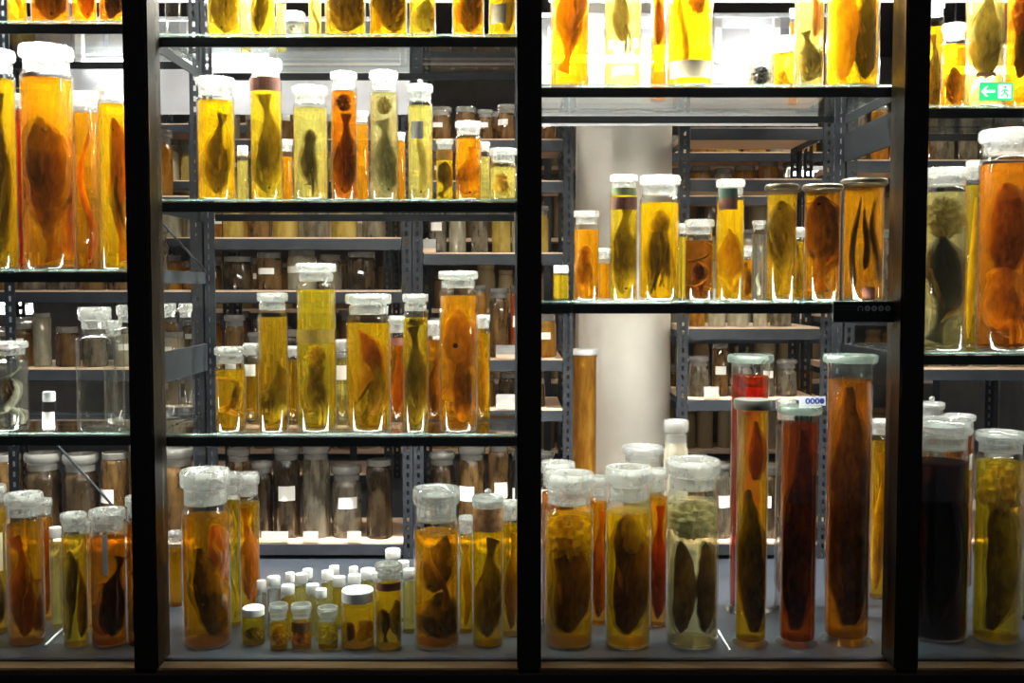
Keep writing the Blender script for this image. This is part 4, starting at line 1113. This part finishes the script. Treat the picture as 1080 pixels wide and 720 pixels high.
def rack(name_label, px0, px1, Y0, dep, pys, group, fills, cards=()):
    """steel rack standing on the floor: posts, boards with steel edge; then its jars, one by one"""
    x0, x1 = P(px0, 330, Y0)[0], P(px1, 330, Y0)[0]
    cx = (x0 + x1) / 2
    u = empty('steel_rack', (cx, Y0, 0))
    tag(u, name_label, 'rack', 'steel racks of the store')
    for sx in (x0 + .016, x1 - .016):
        for sy in (0.0, dep):
            vs, fs = join(box_data(-.018, .018, -.002, .002, 0, 2.35), box_data(.014 if sx > cx else -.018, .018 if sx > cx else -.014, .002 if sy == 0 else -.036, .036 if sy == 0 else -.002, 0, 2.35))
            mesh_obj('post', vs, fs, M['perf'], u, False, (sx - cx, sy, 0))
    for si, py in enumerate(pys):
        z = P(540, py, Y0)[2]
        box('shelf_board', x0 + .036 - cx, x1 - .036 - cx, .006, dep - .006, z - .022, z, M['wood'], u)
        box('front_beam', x0 + .036 - cx, x1 - .036 - cx, -.004, .004, z - .045, z - .006, M['steel'], u, .001)
        for sx in (x0 + .034, x1 - .038):
            box('side_beam', sx - cx, sx + .003 - cx, .04, dep - .04, z - .045, z - .023, M['steel'], u)
        if si >= len(fills) or not fills[si]:
            continue
        f = fills[si]
        cols, Rr, Hr = f['c'], f['r'], f['h']
        rows = f.get('rows', [0.09])
        k = 0
        for ri, ry in enumerate(rows):
            x = x0 + .05 + f.get('x', 0)
            while True:
                R = random.uniform(*Rr)
                if x + 2 * R > x1 - .05: break
                H = random.uniform(*Hr)
                c = random.choice(cols)
                row = '' if ri == 0 else ' of rear row'
                lab = '%s %s jar, %s along%s, %s shelf, %s' % (('tall' if H / R > 7 else 'stout' if H / R < 4.5 else 'medium'), c, NUM[k if k < 20 else 19], row, SHELFORD[si], f['w'])
                rear_jar(x + R, Y0 + ry + random.uniform(-.01, .01), z, R, H, c, lab, group + ', ' + SHELFORD[si] + ' shelf', paper=random.random() < f.get('p', .5))
                x += 2 * R + random.uniform(.003, f.get('gap', .02)); k += 1
            k = 0
    for n, (cpx, cpy, wpx, hpx, lab) in enumerate(cards):
        si = min(range(len(pys)), key=lambda i: abs(pys[i] - cpy))
        z = P(540, pys[si], Y0)[2]
        X = P(cpx, cpy, Y0)[0]
        w, h = wpx / F * 3.8, hpx / F * 3.8
        c_ = empty('label_card', (X, Y0 - .012 + .02, z + .0005))
        tag(c_, lab, 'card', 'folded cards on the rack shelves')
        # tent card: front leaf and back leaf, tan foot strip
        vs = [(-w / 2, -.002, 0), (w / 2, -.002, 0), (w / 2, .006, h), (-w / 2, .006, h), (-w / 2, -.0005, 0), (w / 2, -.0005, 0), (w / 2, .0075, h), (-w / 2, .0075, h)]
        fs = [(0, 1, 2, 3), (5, 4, 7, 6), (0, 4, 5, 1), (1, 5, 6, 2), (2, 6, 7, 3), (3, 7, 4, 0)]
        mesh_obj('card_face', vs, fs, M['card'], c_, False)
        box('card_foot', -w / 2, w / 2, -.006, -.0022, 0, h * .3, M['wood'], c_)
    return u


BR, GB, AM, YE, PA, DK, RD = 'brown', 'grey-brown', 'amber', 'yellow', 'pale', 'dark', 'orange-red'
Y1 = 1.02
rack('steel rack of dim jars seen through the first bay', -40, 212, Y1, .42, [572, 388, 306, 206, 92], 'jars on the rack behind the first bay', [
    dict(c=[DK, BR, BR], r=(.05, .065), h=(.30, .36), w='rack behind first bay', p=.4),
    dict(c=[GB, GB, BR, PA], r=(.025, .045), h=(.12, .20), rows=[.08], w='rack behind first bay'),
    dict(c=[GB, BR], r=(.04, .06), h=(.2, .26), w='rack behind first bay'),
    dict(c=[AM, YE], r=(.045, .06), h=(.22, .28), w='rack behind first bay'),
])
rack('steel rack with tall dark jars behind the second bay', 214, 434, Y1, .42, [572, 450, 306, 250, 146], 'jars on the rack behind the second bay', [
    dict(c=[DK, DK, BR, GB], r=(.035, .055), h=(.26, .34), w='rack behind second bay', p=.5, rows=[.1]),
    dict(c=[BR, BR, GB, DK], r=(.035, .055), h=(.24, .40), w='rack behind second bay', p=.8),
    dict(c=[GB, PA, DK, BR], r=(.04, .055), h=(.12, .15), w='rack behind second bay', p=.4),
    dict(c=[GB, BR, YE], r=(.035, .05), h=(.2, .28), w='rack behind second bay'),
    dict(c=[BR, GB], r=(.035, .05), h=(.16, .22), w='rack behind second bay', p=.8),
], [(289, 566, 29, 11, 'long white folded card on the bottom shelf behind small vials'),
    (327, 566, 16, 11, 'middle small white card on the bottom shelf behind vials'),
    (373, 566, 15, 11, 'small white card on the bottom shelf near the rack post')])
rack('steel rack with slotted posts between centre post and column', 436, 604, Y1, .42, [572, 431, 378, 266, 190, 146], 'jars on the rack beside the column', [
    dict(c=[DK, DK, BR], r=(.035, .05), h=(.30, .36), w='rack beside column', p=.6),
    dict(c=[DK, BR, RD], r=(.03, .045), h=(.09, .13), w='rack beside column', p=.4),
    dict(c=[BR, AM, RD, PA], r=(.022, .05), h=(.14, .30), w='rack beside column', p=.5),
    dict(c=[YE, GB, YE, PA, GB], r=(.03, .045), h=(.16, .19), w='rack beside column', p=.3, rows=[.09]),
    dict(c=[BR, AM, GB], r=(.03, .04), h=(.09, .11), w='rack beside column', p=.5),
    dict(c=[BR, BR, GB], r=(.026, .042), h=(.10, .15), w='rack beside column', p=.9, rows=[.08, .22]),
], [(451, 256, 17, 14, 'white card on tan block beside yellowish jars'),
    (536, 369, 26, 14, 'wide white card behind the centre post'),
    (533, 423, 20, 15, 'white card above tan block low beside centre post')])
rack('steel rack with pale boards behind the third bay', 716, 876, Y1, .45, [572, 420, 345, 188, 134], 'jars on the rack behind the third bay', [
    dict(c=[BR, DK, GB], r=(.035, .05), h=(.25, .33), w='rack behind third bay', p=.5),
    dict(c=[BR, AM, BR, GB], r=(.028, .042), h=(.12, .19), w='rack behind third bay', p=.3),
    dict(c=[PA, GB, AM], r=(.025, .04), h=(.2, .3), w='rack behind third bay', p=.3),
    None,
    None,
], [(751, 414, 16, 12, 'white card on pale board behind the olive disc-lidded jar')])
rack('dim steel rack with pale boards behind the fourth bay', 882, 1110, Y1, .45, [572, 388, 330, 168], 'jars on the rack behind the fourth bay', [
    dict(c=[DK, BR, GB], r=(.035, .055), h=(.25, .40), w='rack behind fourth bay', p=.7, rows=[.1]),
    dict(c=[PA, GB], r=(.03, .045), h=(.06, .09), w='rack behind fourth bay', p=.9),
    dict(c=[GB, PA, AM], r=(.03, .05), h=(.2, .3), w='rack behind fourth bay', p=.3),
    dict(c=[GB, AM], r=(.03, .05), h=(.16, .22), w='rack behind fourth bay', p=.3),
])
# the concrete column and the tall amber jar standing by it
cxx = P(657, 330, 1.45)[0]
colr = 50 / F * (1.45 - CAMY)
co = struct(lathe('column', [(0, 0), (colr, 0), (colr, 2.45), (0, 2.45)], M['conc'], None, 64, (cxx, 1.45, 0)))
# second line of racks far behind
Y2 = 2.25
rack('far steel rack glowing pale and amber beyond the first bay', 150, 412, Y2, .4, [500, 428, 372, 310, 250, 190, 130], 'jars on the far rack', [
    None,
    dict(c=[AM, YE, BR, PA], r=(.04, .06), h=(.14, .2), w='far rack', p=.5),
    dict(c=[AM, YE, BR, PA], r=(.04, .06), h=(.12, .2), w='far rack', p=.5),
    dict(c=[AM, PA, BR], r=(.04, .06), h=(.14, .2), w='far rack', p=.5),
    dict(c=[AM, YE, PA], r=(.04, .06), h=(.14, .2), w='far rack', p=.5),
    dict(c=[PA, YE], r=(.04, .06), h=(.14, .2), w='far rack', p=.5),
])
rack('far steel rack with peach boards beyond the third bay', 696, 880, Y2, .4, [500, 420, 352, 282, 206, 160], 'jars on the far rack beyond the third bay', [
    None,
    dict(c=[AM, YE, BR], r=(.035, .05), h=(.14, .2), w='far rack beyond third bay', p=.3),
    dict(c=[PA, PA, YE], r=(.03, .045), h=(.16, .2), w='far rack beyond third bay', p=.1),
    dict(c=[AM, PA, YE], r=(.04, .055), h=(.14, .19), w='far rack beyond third bay', p=.3),
    dict(c=[AM, PA, YE], r=(.04, .055), h=(.13, .17), w='far rack beyond third bay', p=.3),
    dict(c=[YE, AM, PA], r=(.045, .06), h=(.08, .11), w='far rack beyond third bay', p=.3),
])
o = rear_jar(P(616, 430, 1.12)[0], 1.12, 0, 13 / F * 3.92, P(616, 368, 1.12)[2], 'amber', 'very tall amber jar with white disc lid standing against the grey column', 'jars beside the column', 4, False)
for ch in o.children:
    ch.material_slots[0].link = 'OBJECT'; ch.material_slots[0].material = M['white']
o = rear_jar(P(713, 460, .78)[0], .78, 0, 13 / F * 3.58, P(713, 443, .78)[2], 'pale', 'pale jar with wide stopper standing beyond the column on floor', 'jars beside the column', 1, False)

# the rest of the jars, out of focus deep in the store
vs_, fs_ = [], []
zr = random.Random(3)
sx_, fx_ = lathe_data([(0, 0), (1, 0), (1, .78), (.86, .84), (.86, .88), (.95, .9), (.95, 1), (0, 1)], 10)
for z in (.05, .45, .85, 1.25, 1.65):
    x = -1.9
    while x < 2.3:
        R = zr.uniform(.04, .065); H = zr.uniform(.18, .3)
        vs_ += [(x + R + R * a, 3.35 + R * b, z + H * c) for a, b, c in sx_]
        n0 = len(vs_) - len(sx_)
        fs_ += [tuple(i + n0 for i in f) for f in fx_]
        x += 2 * R + zr.uniform(.0, .03)
o = mesh_obj('deep_store_jars', vs_, fs_, rear_mat('rear_mix', (0.25, 0.14, 0.04), (0.75, 0.6, 0.35), (.9, .8, .5), .3))
o['kind'] = 'stuff'
o['label'] = 'rows of small amber and pale jars deep in the store'
u = empty('deep_steel_rack', (0.2, 3.25, 0))
tag(u, 'long deep steel rack at the far end of the store', 'rack', 'steel racks of the store')
for z in (.05, .45, .85, 1.25, 1.65):
    box('shelf_board', -2.2, 2.2, 0, .3, z - .022, z - .001, M['wood'], u)
for x in (-2.2, -1.1, 0, 1.1, 2.2):
    box('post', x - .02, x + .02, -.006, -.001, 0, 2.3, M['steel'], u)

# ------------------------------------------------------------------ lights
def fluo(px0, px1, py, Y, hpx, label, mat='tube', tubes=None, name='fluorescent_light', up=.05):
    """a hanging lamp: bent white reflector with one or more bare tubes in front of it"""
    a, b = P(px0, py, Y), P(px1, py, Y)
    L = b[0] - a[0]
    h = hpx / F * (Y - CAMY)
    xm = (a[0] + b[0]) / 2
    u = empty(name, (xm, Y, a[2]))
    tag(u, label, 'light', 'fluorescent lights in the store')
    vs, fs = [], []
    pr = [(-.055, up - .02), (-.02, up), (.03, up), (.055, up - .03), (.065, -h * .6), (.072, -h)]
    for x in (-L / 2, L / 2):
        for y, z in pr: vs.append((x, y, z))
        for y, z in pr: vs.append((x, y + .004, z + .004))
    n = len(pr)
    for i in range(n - 1):
        fs += [(i, i + 1, 2 * n + i + 1, 2 * n + i), (n + i, 3 * n + i, 3 * n + i + 1, n + i + 1)]
    fs += [(0, 2 * n, 3 * n, n), (n - 1, 2 * n - 1, 4 * n - 1, 3 * n - 1)]
    fs += [tuple(list(range(n)) + list(range(2 * n - 1, n - 1, -1))), tuple(list(range(2 * n, 3 * n)) + list(range(4 * n - 1, 3 * n - 1, -1)))]
    mesh_obj('reflector', vs, fs, M['white' if mat == 'aisle' else 'refl'], u, False)
    for t0, t1 in (tubes or [(px0 + 4, px1 - 4)]):
        ta, tb_ = P(t0, py, Y)[0] - xm, P(t1, py, Y)[0] - xm
        tube_between('tube', (ta, 0, 0), (tb_, 0, 0), .013, M[mat], u, 12)
        for s, x in ((-1, ta), (1, tb_)):
            box('tube_socket', x, x + s * .02, -.016, .016, -.016, up - .005, M['white'], u)
    for s in (-.4, .4):
        tube_between('hanger', (L * s, .0, up), (L * s, .0, 2.45 - a[2]), .003, M['steel'], u, 8)
    return u


fluo(30, 430, 66, .74, 50, 'long fluorescent light glaring behind the first post', tubes=[(88, 142), (205, 285)], up=.14)  # reflector stretched into a board to show a soft glow round the tubes
fluo(560, 870, 62, .74, 66, 'long fluorescent light glaring behind the third bay top shelf', tubes=[(584, 715), (760, 815)], up=.14)  # tall reflector board added for the wide glow behind the shelf
fluo(985, 1200, 74, .74, 24, 'fluorescent light behind the fourth bay top shelf', up=.08)
fluo(-80, 28, 318, 2.0, 14, 'small bright lamp seen low beyond the first bay', 'tuberear')
fluo(832, 872, 182, 1.75, 3, 'short white tube light low beyond the third bay', 'tuberear', up=.022)
for px0, px1, lab in ((-120, 500, 'over the aisle behind the first two bays'), (580, 1160, 'over the aisle behind the last two bays')):
    fluo(px0, px1, -95, .60, 88, 'ceiling fluorescent light %s' % lab, 'aisle')  # reflector's back leaf lengthened to keep light off the boards behind
for px0, px1, lab in ((-120, 260, 'over the first rack'), (330, 690, 'over the column aisle'), (760, 1140, 'over the third rack')):
    u = fluo(px0, px1, -60, 1.85, 14, 'ceiling fluorescent light %s' % lab, 'tuberear')
# unseen slim lamps added under the showcase head to front-light the specimens
for b in range(4):
    x0, x1 = BAY[b]
    u = empty('added_showcase_light', ((x0 + x1) / 2, .17, 2.15))
    tag(u, 'slim added tube light above the top shelf of the %s bay' % ORD[b], 'light', 'added showcase lights')
    L = (x1 - x0) - .12
    box('housing', -L / 2, L / 2, -.03, .03, .02, .05, M['white'], u)
    tube_between('tube', (-L / 2, 0, 0), (L / 2, 0, 0), .012, M['tubetopfill'], u, 12)
    for s in (-1, 1):
        box('tube_socket', s * L / 2 - .012, s * L / 2 + .012, -.016, .016, -.016, .02, M['white'], u)

# ------------------------------------------------------------------ sign and sign reflection on the glass
def poly_plate(name, pts, y0, y1, mat, parent):
    n = len(pts)
    vs = [(x, y0, z) for x, z in pts] + [(x, y1, z) for x, z in pts]
    fs = [tuple(range(n)), tuple(range(2 * n - 1, n - 1, -1))] + [(i, n + i, n + (i + 1) % n, (i + 1) % n) for i in range(n)]
    return mesh_obj(name, vs, fs, mat, parent, False)


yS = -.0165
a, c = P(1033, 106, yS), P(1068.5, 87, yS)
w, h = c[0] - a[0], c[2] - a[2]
u = empty('exit_sign_reflection', ((a[0] + c[0]) / 2, yS, a[2]))  # glowing panel stands for a reflection seen in the pane
tag(u, 'small green exit sign reflection with white arrow in the fourth window', 'sign')
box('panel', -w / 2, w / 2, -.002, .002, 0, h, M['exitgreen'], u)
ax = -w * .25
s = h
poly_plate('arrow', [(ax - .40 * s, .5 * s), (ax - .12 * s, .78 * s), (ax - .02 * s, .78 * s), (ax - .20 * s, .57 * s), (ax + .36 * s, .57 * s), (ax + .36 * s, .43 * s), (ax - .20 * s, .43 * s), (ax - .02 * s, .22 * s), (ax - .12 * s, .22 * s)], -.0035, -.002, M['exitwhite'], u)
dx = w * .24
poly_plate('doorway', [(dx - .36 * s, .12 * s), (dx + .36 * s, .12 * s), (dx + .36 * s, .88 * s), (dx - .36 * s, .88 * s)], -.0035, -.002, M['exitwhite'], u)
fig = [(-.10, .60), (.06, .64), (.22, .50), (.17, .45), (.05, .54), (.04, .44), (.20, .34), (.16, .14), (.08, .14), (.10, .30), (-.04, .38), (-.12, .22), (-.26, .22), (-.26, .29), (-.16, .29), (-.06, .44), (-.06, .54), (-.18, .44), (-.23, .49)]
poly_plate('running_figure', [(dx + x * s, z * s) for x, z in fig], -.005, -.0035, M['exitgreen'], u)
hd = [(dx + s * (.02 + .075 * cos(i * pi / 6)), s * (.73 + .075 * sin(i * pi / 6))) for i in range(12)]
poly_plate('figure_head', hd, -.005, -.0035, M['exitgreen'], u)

yS = -.0165
a, c = P(878, 340, yS), P(945, 317.5, yS)
w, h = c[0] - a[0], c[2] - a[2]
u = empty('information_sign', ((a[0] + c[0]) / 2, yS, a[2]))
tag(u, 'black information plate with four round grey symbols on the window', 'sign')
box('border', -w / 2, w / 2, -.001, .002, 0, h, M['signgrey'], u)
box('panel', -w / 2 + .002, w / 2 - .002, -.002, -.001, .002, h - .002, M['signblack'], u)
for i in range(4):
    cxp = (914.5 + i * 7.2 - 911.5) / 33.5 * w / 2
    pts = [(cxp + h * .135 * cos(j * pi / 10), h * .66 + h * .135 * sin(j * pi / 10)) for j in range(20)]
    sy = poly_plate('round_symbol', pts, -.003, -.002, M['signgrey'], u)
    pts = [(cxp + h * .03 * cos(j * pi / 5), h * .66 + h * .05 * sin(j * pi / 5)) for j in range(10)]
    poly_plate('symbol_mark', pts, -.0034, -.003, M['signblack'], sy)
# headphone symbol and two short lines of small print
pts = []
hx = (907 - 911.5) / 33.5 * w / 2
pts = [(hx + h * .12 * cos(pi * j / 8), h * .64 + h * .14 * sin(pi * j / 8)) for j in range(9)] + [(hx + h * .085 * cos(pi * j / 8), h * .64 + h * .10 * sin(pi * j / 8)) for j in range(8, -1, -1)]
poly_plate('headphone_symbol', pts, -.003, -.002, M['signgrey'], u)
for s in (-1, 1):
    box('ear_pad', hx + s * h * .10 - h * .03, hx + s * h * .10 + h * .03, -.003, -.002, h * .54, h * .64, M['signgrey'], u)
dimgrey = plain('sign_dim', (0.10, 0.10, 0.11), None, .6)
for zz, ln in ((.72, .42), (.58, .36)):
    x = -w / 2 + .006
    xe = x + ln * w
    rr = random.Random(int(zz * 100))
    while x < xe:
        ww = rr.uniform(.0015, .0035)
        box('print_mark', x, x + ww, -.0025, -.002, h * zz, h * (zz + .07), dimgrey, u)
        x += ww + .001

# grey strip with four blue signs resting on the glass disc of the dark red jar
for p_ in PLACED:
    if p_[5].startswith('tall dark red jar'): jx, jy = p_[2], p_[3]
zt = P(842, 428, jy)[2] + .0012
xa, xb = P(843, 424, jy)[0], P(871, 424, jy)[0]
hh = 9.5 / F * (jy - CAMY)
u = empty('marked_strip', ((xa + xb) / 2, jy, zt))
tag(u, 'grey strip with four blue marks on the dark red jar', 'label')
w = xb - xa
strip_m = plain('strip_grey', (.42, .44, .47), None, .6)
vs = [(-w / 2, 0, 0), (w / 2, 0, 0), (w / 2, .004, hh), (-w / 2, .004, hh), (-w / 2, .0012, 0), (w / 2, .0012, 0), (w / 2, .0052, hh), (-w / 2, .0052, hh)]
fs = [(0, 1, 2, 3), (5, 4, 7, 6), (0, 4, 5, 1), (1, 5, 6, 2), (2, 6, 7, 3), (3, 7, 4, 0)]
st = mesh_obj('strip', vs, fs, strip_m, u, False)
for i in range(4):
    cxp = w * (-.18 + i * .18)
    pts = [(cxp + hh * .27 * cos(j * pi / 8), hh * .5 + hh * .33 * sin(j * pi / 8)) for j in range(16)]
    g = poly_plate('blue_mark', pts, -.0012 + .0018, .003, M['blue'], u)
    if i < 3:
        pts = [(cxp + hh * .09 * cos(j * pi / 8), hh * .5 + hh * .18 * sin(j * pi / 8)) for j in range(16)]
        poly_plate('mark_centre', pts, -.0004, .0008, strip_m, g)

# little white sticks lying on the deck
for (pa, pb, lab) in (((757, 664), (770, 686), 'thin white stick lying on the deck beside the tissue jar'), ((48, 680), (66, 663), 'thin white stick lying on the deck beside the slim yellow jar')):
    A = (P(pa[0], pa[1], ground_y(pa[1], .004))); B = (P(pb[0], pb[1], ground_y(pb[1], .004)))
    o = tube_between('white_stick', (A[0], A[1], .004), (B[0], B[1], .004), .0032, M['stick'])
    tag(o, lab, 'stick')

w_ = bpy.data.worlds.new('world')
SC.world = w_
w_.use_nodes = True
w_.node_tree.nodes['Background'].inputs[0].default_value = (0.6, 0.65, 0.7, 1)
w_.node_tree.nodes['Background'].inputs[1].default_value = 0.03
for k in list(bpy.data.meshes):
    if k.users == 0:
        bpy.data.meshes.remove(k)
print('JARS front', len(PLACED), 'rear', RN[0])
